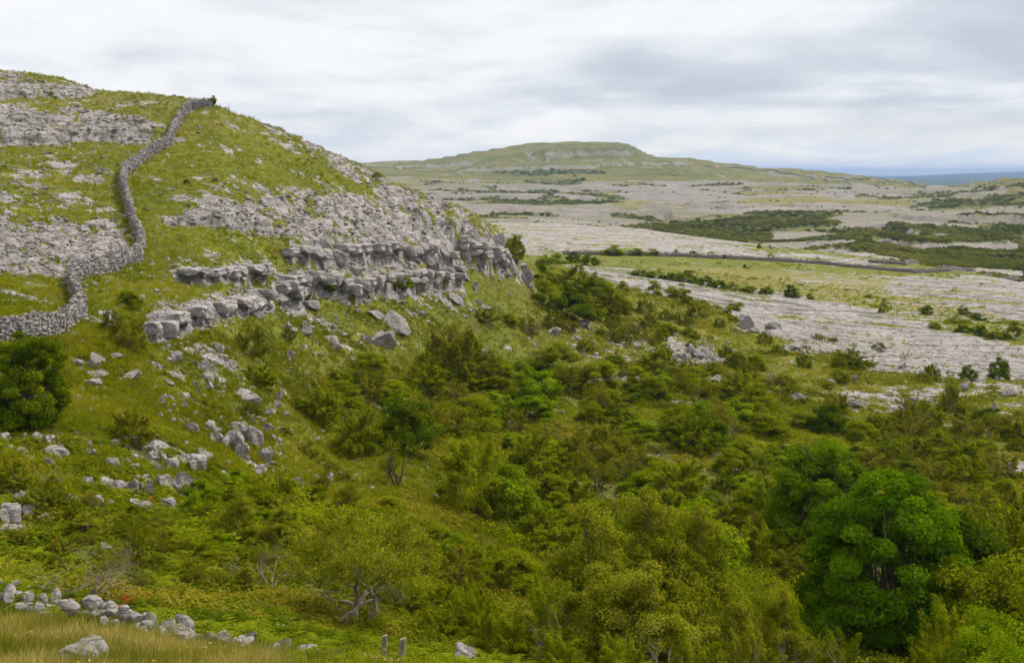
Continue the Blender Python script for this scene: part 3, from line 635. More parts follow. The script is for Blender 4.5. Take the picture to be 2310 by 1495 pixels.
KB = [(175,1508,130,72),(80,1497,32,14),(1042,1506,72,66),(1110,1500,28,14),(15,1192,60,72),(60,1168,26,26),(20,1215,60,24),(185,1207,30,22),(90,1180,30,20),(398,1120,66,62),(372,1112,44,52),(332,1122,36,46),(298,1122,32,40),(260,1118,60,38,35),(310,1152,56,24,30),(376,1152,36,34),(345,1064,34,24),(385,1060,32,28),(360,1042,26,18),(300,1040,24,20),(320,1024,20,16),(335,1040,22,16),(300,1060,24,18),(280,1050,24,20),(318,1058,20,16),(440,1062,52,42),(455,1035,40,24,35),(150,1142,34,24,30),(112,1037,56,36),(125,1048,40,20),(100,1007,24,24),(76,1000,26,32),(10,1000,28,32),(32,1028,44,16),(60,1040,30,14),(200,1012,26,20),(188,1022,20,14),(205,832,38,38),(198,872,48,24),(210,852,58,13),(172,828,24,20),(252,812,42,15),(390,817,42,30),(385,852,36,17),(286,860,52,13),(462,862,34,34),(455,838,38,26),(470,884,24,20),(490,795,30,22),(500,812,28,20),(520,830,24,22),(545,896,52,20,35),(552,912,48,26),(430,975,28,28),(470,972,32,28),(512,1012,48,42),(480,1000,30,22),(560,1000,46,46),(532,976,36,26),(592,1042,32,38),(582,1072,28,36),(575,1000,24,20),(670,1098,22,30),(742,1092,30,34),(548,1034,24,14),(640,940,16,16),(600,975,22,18),(632,978,18,15),(656,978,14,10),(626,905,14,20),(622,918,18,12),(862,782,64,36,28),(822,772,36,22,25),(880,742,74,20,22),(845,718,40,12,20),(745,778,36,20),(755,792,26,14),(652,808,20,18),(690,850,14,12),(645,746,22,18),(655,752,30,20),(690,760,34,18),(700,748,22,16),(1033,812,20,30),(1085,812,30,34),(1062,815,12,16),(1246,757,34,18),(1310,737,46,13),(1432,747,14,24),(1300,770,24,10),(1188,770,12,10),(1376,862,30,28),(1345,866,34,12),(1455,862,40,16),(1395,848,18,10),(1590,812,46,40),(1545,815,36,24),(1562,800,30,34),(1520,818,34,14),(1680,870,22,17),(1618,860,44,14),(1645,862,26,14),(1802,907,32,17),(1787,900,20,8),(1932,922,40,24),(1898,925,14,8),(1877,925,12,8),(1670,730,30,28),(1688,742,34,30),(1700,752,28,18),(1745,744,38,22),(1660,748,24,14),(1798,790,40,14),(1820,788,30,12),(1862,800,24,14),(2085,912,60,16),(2200,934,40,10),(1010,1214,24,20),(998,1216,18,14),(985,1222,26,10),(960,1235,30,10),(900,1214,34,14),(1105,1194,16,10),(525,1322,40,16,25),(236,1258,28,30),(192,1264,32,20),(185,1150,26,20),(640,1190,30,14),(1255,920,12,14),(1265,935,14,8),(835,1110,30,10),(1090,590,44,34),(1125,585,34,38),(1060,560,40,30),(970,608,44,38),(1003,600,36,30),(930,612,36,22),(720,590,40,26),(760,592,44,26),(800,620,30,22),(655,632,26,22),(700,650,34,26),(660,676,50,22),(625,684,46,28),(585,700,34,24),(548,706,44,26),(505,716,40,22),(470,716,34,22),(440,728,38,22),(410,740,30,20),(372,745,36,28),(350,755,26,16),(1185,640,26,34),(1195,655,20,18),(1130,612,24,14),(1140,625,28,14),(1030,690,44,16,25),(985,655,24,26),(1072,660,12,24),(1078,690,20,10),(1095,700,24,12),(1060,705,14,10),(1175,605,30,12),(950,650,24,14),(1000,640,30,16)]
for k in KB: boulder(*k)
# squared blocks that break off along the ledges
BLK = []
for k in range(7):
    V, Fc = ICO[4]; V = np.sign(V) * np.abs(V) ** .33; V = V / np.abs(V).max(0); r_ = np.random.default_rng(900 + k)
    for _ in range(6):
        n = r_.normal(size=3); n /= np.linalg.norm(n); h_ = r_.uniform(.8, 1.15); V = V - np.outer(np.maximum(V @ n - h_, 0), n)
    lay = np.floor((V[:, 2] + .12 * vn(V[:, 0] * 1.5 + 9, V[:, 1] * 1.5 + 9, 900 + k)) * (1.6 + .5 * (k % 3))); V[:, :2] *= (1 - .15 * h2(lay, lay * 0, 33 + k))[:, None]
    nn = V / np.linalg.norm(V, axis=1, keepdims=True); V = V + nn * (.24 * (fbm(V[:, 0] * 2 + V[:, 2] * 1.3 + 40, V[:, 1] * 2 - V[:, 2] + 40, 4, 950 + k) - .5))[:, None]
    o = mesh_obj('limestone_block', V, Fc, M['ledge']); BLK.append(o.data); bpy.data.objects.remove(o)
LZ = {0: 'in the lowest ledge of the left hill', 1: 'in the middle ledge below the main pavement', 2: 'in the upper ledge at the main pavement edge', 3: 'in the bluff at the hill nose', 5: 'in the short ledge above the lowest one'}
for si, hm, w0 in ((0, .75, .60), (1, 1.0, .80), (2, .8, .75), (3, 1.7, .85), (5, .6, .7)):
    pl = SC[si][0]; pts = [hit_in(BASE, u, v) for u, v in pl]; pts = np.array([p[:2] for p in pts]); L = np.insert(np.cumsum(np.hypot(*np.diff(pts, axis=0).T)), 0, 0); s = .4
    while s < L[-1]:
        w_ = w0 * rr.uniform(.65, 1.3); s += w_ * 1.02; q = np.array([np.interp(s, L, pts[:, 0]), np.interp(s, L, pts[:, 1])]); t_ = np.array([np.interp(s + .5, L, pts[:, 0]), np.interp(s + .5, L, pts[:, 1])]) - q
        s += w_ * .98 + (rr.uniform(.5, 3) if rr.random() < .36 else 0); dn = q / np.linalg.norm(q)
        zt = float(height(*(q + dn * 1.6))) + rr.uniform(-.05, .22); zb = float(height(*(q - dn * .9))) - .1; zb = max(zb, zt - 1.15 * hm * rr.uniform(.75, 1.35)); Hh = max((zt - zb) / 2, .22)
        if np.linalg.norm(t_) < 1e-6: continue
        for lv in range(2 if Hh > .66 else 1):
            nl = 2 if Hh > .66 else 1; hh_ = Hh / nl
            o = bpy.data.objects.new('limestone_block', BLK[int(rr.integers(0, 7))]); C.objects.link(o); qq = q + dn * (.35 * lv + rr.uniform(-.2, .25))
            o.scale = (w_ * rr.uniform(.9, 1.06), rr.uniform(.8, 1.1), hh_ * 1.05); o.location = (qq[0], qq[1], zb + hh_ * (1 + 2 * lv)); o.rotation_euler = (rr.normal() * .05, rr.normal() * .06, math.atan2(t_[1], t_[0]) + rr.normal() * .13)
            u = q[0] / q[1] * F + CX; v = VH - (zb + hh_) / q[1] * F; o['category'] = 'rock'; o['group'] = 'limestone blocks lining the ledges'
            PENDING.append((o, ('broad' if w_ > w0 * 1.1 else 'narrow' if w_ < w0 * .8 else 'squared') + (' upper' if lv else '') + ' grey block', LZ[si], u, v))
print('blocks', sum(1 for p in PENDING if 'block' in p[1]))
# the remaining boulders of the screes, smaller, drawn by where the photo is stony
ZN = [([(360,760),(560,780),(650,1000),(640,1100),(430,1090),(300,820)], 24, (12, 30)), ([(0,970),(220,985),(440,1010),(430,1180),(150,1190),(0,1120)], 26, (14, 40)),
      ([(600,700),(1000,660),(1180,700),(1000,800),(700,860),(600,800)], 22, (7, 18)), ([(1300,740),(1640,760),(1660,870),(1300,870)], 24, (8, 20)), ([(1760,760),(2310,860),(2310,950),(1900,940)], 16, (8, 26)),
      ([(0,1150),(280,1180),(240,1280),(0,1240)], 8, (12, 26))]
for poly, n, (a, b) in ZN:
    xs, ys = zip(*poly); c = 0
    while c < n:
        u, v = rr.uniform(min(xs), max(xs)), rr.uniform(min(ys), max(ys))
        if inpoly(poly, np.array([u]), np.array([v]))[0]:
            w_ = a + (b - a) * rr.random() ** 1.8; boulder(u, v, w_, w_ * rr.uniform(.5, 1.15), rr.uniform(-10, 35)); c += 1

# ------------------------------------------------------------------ sampling helper for ground cover
def sampler(poly, dlo, dhi, n, power, rng, avoid_rock=True, extra=None, seen=True):
    r0, r1 = np.searchsorted(DR, dlo), min(np.searchsorted(DR, dhi), ND - 2); s = slice(r0, r1)
    W_ = (DD[s] ** 2) * DD[s] ** (-power)                      # log spacing: cell area grows with the square of distance
    if poly is not None: W_ = W_ * inpoly(poly, UU[s], VV[s])
    W_ = W_ * (UU[s] > -250) * (UU[s] < 2560)
    if avoid_rock: W_ = W_ * (RK[s] < .4)
    if extra is not None: W_ = W_ * extra(s)
    dl = np.diff(LD)[r0:r1][:, None]; cw = np.cumsum((W_ * dl).ravel())
    if cw[-1] <= 0: return np.zeros((0, 3))
    k = np.searchsorted(cw, rng.random(n) * cw[-1]); rr_, cc = np.divmod(k, NU); rr_ = rr_ + r0 + rng.random(n); cc = cc + rng.random(n) - .5
    d = np.exp(np.interp(rr_, np.arange(ND), LD)); u = UC[0] + cc * STEP; x = (u - CX) / F * d
    return np.stack([x, d, height(x, d)], -1)
def cover(name, label, temps, P_, scale, mats, rng, tint, sink=0, tilt=.15, cat=None, zs=(.8, 1.25)):
    n = len(P_); wh = rng.integers(0, len(temps), n); s = scale * rng.uniform(.6, 1.3, n); sc3 = np.stack([s, s, s * rng.uniform(*zs, n)], -1)
    P_ = P_.copy(); P_[:, 2] -= sink * s
    V, Fc, TT = merge(temps, wh, P_, rotm(rng.normal(size=n) * tilt, rng.normal(size=n) * tilt, rng.uniform(0, 6.28, n)), sc3)
    tc_ = np.concatenate([np.repeat(tint[s_], k) for s_, k in TT]); tl_ = np.concatenate([np.tile(temps[wh[s_[0]]][2], len(s_)) for s_, k in TT])
    o = mesh_obj(name, V, Fc, mats, fattrs={'tint': np.clip(tc_ + tl_, 0, 1)})
    return tag(o, label, cat, kind='stuff')
def blades(seed, n, h, w_, spread, lean, seg_=1):
    r = np.random.default_rng(seed); V, Fc = [], []
    for i in range(n):
        a = r.uniform(0, 6.28); b = r.uniform(0, 6.28); ra_ = spread * math.sqrt(r.random()); x, y = ra_ * math.cos(a), ra_ * math.sin(a)
        hh = h * r.uniform(.5, 1.1); ln = lean * r.random() * hh; dx, dy = math.cos(a) * ln, math.sin(a) * ln; wx_, wy_ = math.cos(b) * w_, math.sin(b) * w_; k = len(V)
        V += [(x - wx_, y - wy_, -.05), (x + wx_, y + wy_, -.05), (x + dx * .4 + wx_ * .8, y + dy * .4 + wy_ * .8, hh * .6), (x + dx * .4 - wx_ * .8, y + dy * .4 - wy_ * .8, hh * .6), (x + dx, y + dy, hh), (x + dx, y + dy, hh)]
        Fc += [(k, k + 1, k + 2, k + 3), (k + 3, k + 2, k + 4, k + 5)]
    return np.array(V), np.array(Fc), r.uniform(-.25, .25, n).repeat(2)
def leafclump(seed, n, rad, h, s):
    r = np.random.default_rng(seed); a = r.normal(size=(n, 3)); a /= np.linalg.norm(a, axis=1, keepdims=True); a[:, 2] = np.abs(a[:, 2])
    c = a * (r.uniform(.5, 1, (n, 1))) * np.array([rad, rad, h]); nr = a * .7 + np.array([0, 0, .6]) + r.normal(size=(n, 3)) * .45
    return leaf_quads(c, nr, s * r.uniform(.6, 1.3, n), r) + (r.uniform(-.3, .3, n),)
def leaf_quads(c, nr, s, r, asp=.36):
    nr = nr / np.linalg.norm(nr, axis=1, keepdims=True); q = r.normal(size=c.shape); tg = np.cross(nr, q); tg /= np.linalg.norm(tg, axis=1, keepdims=True) + 1e-9
    bt = np.cross(nr, tg); s = s[:, None]; V = np.stack([c - tg * s * .5, c + bt * s * asp, c + tg * s * .5, c - bt * s * asp], 1).reshape(-1, 3)
    return V, np.arange(len(V)).reshape(-1, 4)
def frond_plant(seed, nf, L_):
    r = np.random.default_rng(seed); V, Fc = [], []
    for f in range(nf):
        a = f / nf * 6.28 + r.uniform(-.4, .4); up = r.uniform(.7, 1.1); ca, sa = math.cos(a), math.sin(a); l = L_ * r.uniform(.7, 1.1)
        P_ = []
        for i in range(9):
            t_ = i / 8; P_.append((l * t_ * .9, l * (up * t_ - .85 * t_ * t_)))
        for i in range(1, 9):
            q = P_[i]; p = P_[i - 1]; wd = l * .30 * math.sin(min(1, (1 - i / 9.5) * 1.4)) * (1 if i > 1 else .4)
            for sg in (-1, 1):
                k = len(V); m_ = ((p[0] + q[0]) / 2, (p[1] + q[1]) / 2); dz = -wd * .25
                for (rx_, ry_, rz_) in ((p[0], 0, p[1]), (m_[0] * .5 + q[0] * .5, 0, q[1] * .5 + m_[1] * .5), (q[0] + .25 * wd, sg * wd, q[1] + dz), (m_[0], sg * wd * .55, m_[1] + dz * .3)):
                    V.append((rx_ * ca - ry_ * sa, rx_ * sa + ry_ * ca, rz_))
                Fc.append((k, k + 1, k + 2, k + 3))
    return np.array(V), np.array(Fc), r.uniform(-.2, .2, len(Fc))
# ------------------------------------------------------------------ shrubs and trees
def tubes(paths, n=5):
    V, Fc = [], []
    for pts, rad in paths:
        k0 = len(V); pts = np.asarray(pts, float)
        for i, p in enumerate(pts):
            d = pts[min(i + 1, len(pts) - 1)] - pts[max(i - 1, 0)]; d = d / (np.linalg.norm(d) + 1e-9); a = np.cross(d, (.3, .9, .2)); a /= np.linalg.norm(a) + 1e-9; b = np.cross(d, a)
            for k in range(n): q = 6.2832 * k / n; V.append(p + rad[i] * (math.cos(q) * a + math.sin(q) * b))
        for i in range(len(pts) - 1):
            for k in range(n): a_, b_ = k0 + i * n + k, k0 + i * n + (k + 1) % n; Fc.append((a_, b_, b_ + n, a_ + n))
    return np.array(V), np.array(Fc)
def grow(r, p, d, L_, rad, lev, maxlev, out, tips, up=.1, wig=.35, kids=(3, 5), n=6):
    pts, rads = [p.copy()], [rad]
    for i in range(n):
        d = d + r.normal(size=3) * wig * .5 + np.array([0, 0, up * .3]); d /= np.linalg.norm(d); p = p + d * L_ / n; pts.append(p.copy()); rads.append(rad * (1 - .75 * (i + 1) / n))
    out.append((pts, rads))
    if lev >= maxlev: tips.append((pts, lev)); return
    if lev >= maxlev - 1: tips.append((pts[3:], lev))
    for _ in range(int(r.integers(kids[0], kids[1] + 1))):
        i = int(r.integers(2, n + 1)); q = r.normal(size=3); q -= d * (q @ d); q /= np.linalg.norm(q); nd_ = d * .55 + q * .85; nd_[2] += up; nd_ /= np.linalg.norm(nd_)
        grow(r, pts[i], nd_, L_ * r.uniform(.5, .75), rads[i] * .7, lev + 1, maxlev, out, tips, up, wig, kids, n)
def crown(seed, w_, h, ncl, nleaf, s, style, base=.0, lobes=1.):
    """leaf faces and stems of a shrub w_ wide and h high"""
    r = np.random.default_rng(seed); C_, NR, SZ, TI, paths = [], [], [], [], []
    lob = r.normal(size=(5, 3)); lob[:, 2] = np.abs(lob[:, 2]); lob /= np.linalg.norm(lob, axis=1, keepdims=True); lobh = r.uniform(-.28, .30, 5) * lobes
    for i in range(ncl):
        a = r.normal(size=3); a /= np.linalg.norm(a); a[2] = abs(a[2]) * 1.0 - .12; a /= np.linalg.norm(a)
        amp = 1 + sum(lh * max(0, a @ l) ** 4 for l, lh in zip(lob, lobh)); q = r.uniform(.45, 1.0) ** .6 * amp
        c = np.array([a[0] * w_ / 2 * q * .86, a[1] * w_ / 2 * q * .86, base + (h - base) * (.10 + .80 * max(a[2] * q, 0) + .08 * r.random())])
        cr = (w_ + h) / 2 * r.uniform(.085, .15) * (50 / ncl) ** .38; n = max(int(nleaf / ncl * r.uniform(.5, 1.5)), 4)
        out = c - np.array([0, 0, h * .35]); out /= np.linalg.norm(out) + 1e-9
        g = r.normal(size=(n, 3)); g /= np.linalg.norm(g, axis=1, keepdims=True); g *= (r.random((n, 1)) ** .4)
        if style == 'spray':
            ax = out + r.normal(size=3) * .35 + np.array([0, 0, .25]); ax /= np.linalg.norm(ax); tt = r.uniform(-.7, 1.2, (n, 1)); pos = c + ax * tt * cr * 1.25 + g * cr * (.75 - .33 * tt.clip(0, 1.5))
        else:
            g[:, 2] *= .62; pos = c + g * cr * 1.25
        pos[:, 2] = np.maximum(pos[:, 2], .02)
        C_.append(pos); NR.append(g * .6 + out * .3 + np.array([0, 0, .55]) + r.normal(size=(n, 3)) * .34); SZ.append(s * r.uniform(.6, 1.35, n)); ct = r.uniform(.22, .78); TI.append(np.clip(ct + r.normal(size=n) * .16, 0, 1))
        if i % 4 == 0:
            b0 = np.array([r.normal() * .05 * w_, r.normal() * .05 * w_, -.1]); mid = np.array([c[0] * .75, c[1] * .75, c[2] * .38]) + r.normal(size=3) * .06 * w_
            ts = np.linspace(0, 1, 6)[:, None]; pts = (1 - ts) ** 2 * b0 + 2 * ts * (1 - ts) * mid + ts ** 2 * c; paths.append((pts, np.linspace(.016, .003, 6) * (w_ * .5 + .5)))
    c = np.concatenate(C_); V, Fc = leaf_quads(c, np.concatenate(NR), np.concatenate(SZ), r)
    return V, Fc, np.concatenate(TI), tubes(paths)
def proto(kind, seed, w_, h, ncl, nleaf, s, style, mat, base=.0, stem='bark'):
    V, Fc, ti, (TV, TF) = crown(seed, w_, h, ncl, nleaf, s, style, base)
    a = mesh_obj('crown', V, Fc, M[mat], fattrs={'tint': ti}); b = mesh_obj('trunk', TV, TF, M[stem]); m_ = (a.data, b.data, w_, h)
    bpy.data.objects.remove(a); bpy.data.objects.remove(b); return m_
PR = {}
for k in range(6): PR['hawthorn', 'mid', k] = proto('', 700 + k, 3.4, 2.9, 64, 15000, .10, 'spray' if k % 2 else 'round', 'leaf_olive')
for k in range(3): PR['dark', 'mid', k] = proto('', 720 + k, 3.2, 2.8, 60, 14000, .105, 'round', 'leaf_dark')
for k in range(3): PR['bright', 'mid', k] = proto('', 730 + k, 3.2, 2.9, 56, 14000, .105, 'round', 'leaf_bright')
for k in range(4): PR['tan', 'mid', k] = proto('', 740 + k, 3.6, 2.7, 64, 11000, .095, 'spray', 'herb', stem='dead')
for k in range(3): PR['hawthorn', 'near', k] = proto('', 750 + k, 5.5, 4.8, 150, 56000, .085, 'spray' if k else 'round', 'leaf_hawthorn')
for k in range(2): PR['dark', 'near', k] = proto('', 760 + k, 4.2, 3.8, 90, 30000, .08, 'spray', 'leaf_dark')
for k in range(2): PR['bright', 'near', k] = proto('', 765 + k, 4.0, 3.8, 70, 26000, .085, 'round', 'leaf_bright')
for k in range(3): PR['hawthorn', 'far', k] = proto('', 770 + k, 3.4, 2.7, 26, 1800, .26, 'round', 'leaf_olive')
for k in range(2): PR['dark', 'far', k] = proto('', 780 + k, 3.4, 2.6, 26, 1800, .27, 'round', 'leaf_dark')
for k in range(2): PR['bright', 'far', k] = proto('', 785 + k, 3.4, 2.8, 24, 1800, .27, 'round', 'leaf_bright')
PR['olive', 'near', 0] = proto('', 790, 4.2, 3.6, 90, 28000, .08, 'spray', 'leaf_olive')
def thorn(seed, H_, W_, lev, kids, nleaf, s, up=.12, lean=(0, 0), leafz=.0):
    r = np.random.default_rng(seed); out, tips = [], []
    for k in range(3):
        d = np.array([lean[0] + r.normal() * .5, lean[1] + r.normal() * .4, 1.1]); d /= np.linalg.norm(d); grow(r, np.array([r.normal() * .08, r.normal() * .08, -.15]), d, H_ * .55, H_ * .028, 0, lev, out, tips, up, .42, kids)
    A = np.concatenate([np.asarray(p) for p, _ in out]); sx = W_ / (np.ptp(A[:, 0]) * .9); sz = H_ / A[:, 2].max(); Sc = np.array([sx, sx, sz])
    out = [(np.asarray(p) * Sc, np.asarray(q)) for p, q in out]; C_, TI = [], []
    if nleaf:
        for p, _ in tips:
            p = np.asarray(p) * Sc
            if p[-1][2] < leafz * H_ or r.random() < .15: continue
            n = int(nleaf * r.uniform(.4, 1.5)); k = r.integers(1, len(p), n) if len(p) > 1 else np.zeros(n, int); C_.append(p[k] + r.normal(size=(n, 3)) * .075); TI.append(np.clip(r.uniform(.3, .75) + r.normal(size=n) * .15, 0, 1))
        c = np.concatenate(C_); V, Fc = leaf_quads(c, r.normal(size=c.shape) + np.array([0, 0, .8]), s * r.uniform(.6, 1.3, len(c)), r); cd = (V, Fc, np.concatenate(TI))
    else: cd = None
    return cd, tubes(out, 5)
for k in range(4):
    cd, td = thorn(810 + k, 2.6, 3.2, 4, (3, 5), 7 + 3 * k, .09, .12, leafz=.35); a = mesh_obj('crown', cd[0], cd[1], M['herb'], fattrs={'tint': cd[2]}); b = mesh_obj('trunk', *td, M['dead'])
    for l_ in ('near', 'mid'): PR['bare', l_, k] = (a.data, b.data, 3.2, 2.6)
    bpy.data.objects.remove(a); bpy.data.objects.remove(b)
NM = {'bare': ('bare_thorn_bush', 'twiggy brown', 'bush'), 'hawthorn': ('hawthorn_bush', 'olive green', 'bush'), 'dark': ('evergreen_shrub', 'dark green', 'shrub'), 'bright': ('hazel_bush', 'fresh green', 'bush'), 'tan': ('thorn_bush', 'brownish olive', 'bush'), 'olive': ('hawthorn_bush', 'olive green', 'bush')}
def bush_zone(u, v, d):
    if d > 540: return 'in the far wooded valley'
    if d > 240 and v < 612: return 'along the plain by the dark wall'
    if u < 1210 and v < 700: return 'on the left hill'
    if d > 165 and u > 1380: return 'beside the bare limestone pavement'
    if u < 700 and v < 1000: return 'on the rocky left slope'
    if u < 700: return 'in the bracken at the slope foot'
    if v < 760: return 'in the clump left of the pavement'
    if v < 900 and u < 1300: return 'on the grass slope below the cliff'
    if v < 960 and u > 1500: return 'on the heath below the pavement'
    if v < 960: return 'along the upper edge of the thicket'
    if v < 1120: return 'in the upper middle of the thicket'
    if v < 1290: return 'in the lower middle of the thicket'
    return 'in the front of the thicket'
rb = np.random.default_rng(5); NB = [0]
def shrub(u, v, w_, h, kind, d=None, label=None, parts=True, name=None, lod=None, sq=1.0):
    if d is None:
        p = hit(u, v)
        if not p: return
        x, y, z = p
    else: x, y, z = at_uv(u, d)
    lod = lod or ('near' if y < 48 else 'mid' if y < 190 else 'far')
    ks = [k for k in PR if k[0] == kind and k[1] == lod]
    if not ks: ks = [k for k in PR if k[0] in ('hawthorn', kind) and k[1] == lod]
    cm, tm, pw, ph = PR[ks[int(rb.integers(0, len(ks)))]]; nm, colr, cat = NM[kind]
    W_, H_ = px(w_, y), px(h, y); e = bpy.data.objects.new(name or nm, None); C.objects.link(e)
    e.location = (x, y + W_ * .2, float(height(x, y + W_ * .2)) - .05 * H_); e.rotation_euler = (rb.normal() * .05, rb.normal() * .05, rb.uniform(0, 6.28)); s = W_ / pw; e.scale = (s, s * sq, H_ / ph)
    a = bpy.data.objects.new('crown', cm); C.objects.link(a); a.parent = e
    if y < 200: b = bpy.data.objects.new('trunk', tm); C.objects.link(b); b.parent = e
    e['category'] = cat; e['group'] = 'bushes scattered over the karst'; NB[0] += 1
    if label: e['label'] = label
    else: PENDING.append((e, f"{'large' if W_ > 4.2 else 'medium' if W_ > 2.3 else 'small'} {colr} {cat}", bush_zone(u, v, y), u, v))
    return e
# bushes one can pick out in the photograph: (u, row of its foot, width, height, kind)
KEYB = [(280,795,96,84,'tan'),(245,745,60,50,'tan'),(292,698,66,58,'hawthorn'),(562,805,84,72,'tan'),(585,872,86,52,'hawthorn'),(555,940,70,40,'tan'),(720,962,112,104,'hawthorn'),(905,1024,150,140,'dark'),(806,1032,120,116,'hawthorn'),(965,842,62,56,'hawthorn'),(1058,806,62,64,'dark'),(1045,880,100,64,'hawthorn'),(1115,880,110,80,'hawthorn'),(1060,1164,180,190,'hawthorn'),(1142,1182,160,140,'bright'),(1140,932,52,46,'bright'),(1238,892,72,42,'hawthorn'),(820,900,100,60,'tan'),(790,870,60,40,'hawthorn'),(1010,985,90,70,'tan'),(960,960,90,60,'hawthorn'),
 (1235,700,90,84,'hawthorn'),(1290,672,120,74,'hawthorn'),(1345,690,110,70,'hawthorn'),(1375,712,90,60,'tan'),(1285,728,110,70,'dark'),(1330,722,80,56,'hawthorn'),(1230,655,70,50,'dark'),(1400,705,70,40,'hawthorn'),(1095,730,70,38,'tan'),(1190,750,80,40,'tan'),(1150,735,50,36,'hawthorn'),(1162,592,50,68,'hawthorn'),(1150,600,40,40,'tan'),(905,664,62,42,'hawthorn'),(740,672,46,34,'hawthorn'),(850,402,26,14,'tan'),(420,415,16,12,'dark'),(700,690,34,26,'hawthorn'),(650,770,40,30,'tan'),
 (1250,596,60,30,'bright'),(1295,594,50,28,'dark'),(1335,600,50,30,'dark'),(1225,600,40,26,'hawthorn'),(1385,577,60,20,'hawthorn'),(1430,577,50,18,'dark'),(1470,578,40,14,'hawthorn'),(1525,577,18,12,'hawthorn'),(1565,579,22,16,'dark'),(1603,577,16,12,'bright'),(1634,584,10,12,'dark'),(1740,584,18,14,'bright'),(1712,560,12,12,'dark'),(1845,588,12,10,'bright'),(1680,604,10,10,'dark'),
 (1440,622,50,16,'dark'),(1480,628,50,18,'hawthorn'),(1520,634,54,20,'dark'),(1560,638,54,24,'hawthorn'),(1590,644,46,26,'dark'),(1620,650,44,22,'dark'),(1650,655,44,20,'hawthorn'),(1690,660,44,18,'hawthorn'),(1730,664,36,20,'dark'),(1786,670,30,34,'dark'),(1800,672,26,16,'hawthorn'),(1830,676,24,12,'hawthorn'),
 (1995,706,26,28,'hawthorn'),(2090,710,38,22,'dark'),(2110,740,34,14,'hawthorn'),(2178,712,34,24,'hawthorn'),(2205,722,40,18,'dark'),(2165,730,60,12,'hawthorn'),(2115,742,30,14,'hawthorn'),(2180,750,50,20,'dark'),(2215,758,30,30,'dark'),(2250,765,50,22,'hawthorn'),(2290,765,50,34,'hawthorn'),(1960,672,24,10,'hawthorn'),
 (2256,858,54,60,'dark'),(2190,858,44,34,'dark'),(2105,850,44,36,'hawthorn'),(2080,860,40,24,'tan'),(1930,835,100,48,'hawthorn'),(1900,832,50,44,'hawthorn'),(1850,768,30,14,'tan'),(1985,790,40,16,'tan'),(1660,830,60,50,'hawthorn'),(2150,920,40,70,'tan'),(2055,955,90,60,'tan'),(1990,985,60,50,'hawthorn'),(2110,965,40,40,'tan'),(2240,950,40,30,'hawthorn'),(1660,700,40,20,'hawthorn'),(1770,870,60,24,'tan'),(1880,770,24,10,'tan'),
 (1600,1008,130,80,'dark'),(1550,1000,90,60,'hawthorn'),(1420,910,90,50,'dark'),(1700,925,80,40,'hawthorn'),(530,1110,80,60,'bright'),(640,1140,60,84,'hawthorn'),(560,1165,130,80,'hawthorn'),(620,1180,100,60,'tan'),(520,1230,130,110,'hawthorn'),(640,1240,120,90,'hawthorn'),(290,1010,100,90,'tan'),(90,1160,110,80,'tan'),(300,1290,60,130,'tan'),(700,1140,80,50,'hawthorn'),(880,1155,60,40,'hawthorn'),(350,1140,40,26,'bright'),(430,1170,60,60,'bright')]
for k in KEYB: shrub(*k)
# near shrubs whose feet are hidden: (u, top row, width, distance, kind)
NEARB = [(415,1212,165,40,'olive'),(1235,1290,150,37,'olive'),(1330,1175,300,40,'hawthorn'),(1450,1150,330,42,'hawthorn'),(1570,1185,260,43,'hawthorn'),(1330,1300,280,36,'hawthorn'),(1500,1310,300,35,'hawthorn'),(1130,1370,150,36,'olive'),(1060,1330,120,38,'olive'),(1590,1125,110,56,'bright'),(1380,1145,60,50,'dark'),(1720,1290,150,48,'olive'),(1800,1360,150,40,'hawthorn'),(1700,1400,150,37,'hawthorn'),(2270,1325,200,37,'bright'),(2310,1400,200,33,'bright'),(2150,1350,110,42,'olive'),(2130,1430,140,37,'olive'),(2215,1140,170,57,'dark'),(2300,1120,120,60,'hawthorn'),(2240,1250,150,50,'hawthorn'),(2310,1230,130,48,'hawthorn'),(1900,1420,120,37,'olive'),(980,1370,110,35,'olive'),(1560,1420,160,33,'olive'),(1400,1420,170,32,'olive'),(1260,1420,140,33,'olive'),(720,1300,90,38,'tan'),(560,1290,90,42,'olive')]
for u, vt, w_, d, kd in NEARB:
    x, y, z = at_uv(u, d); h_ = (VH - z / d * F) - vt
    shrub(u, vt + h_, max(w_ * 1.12, h_ * .95), h_ * 1.04, kd, d=d)
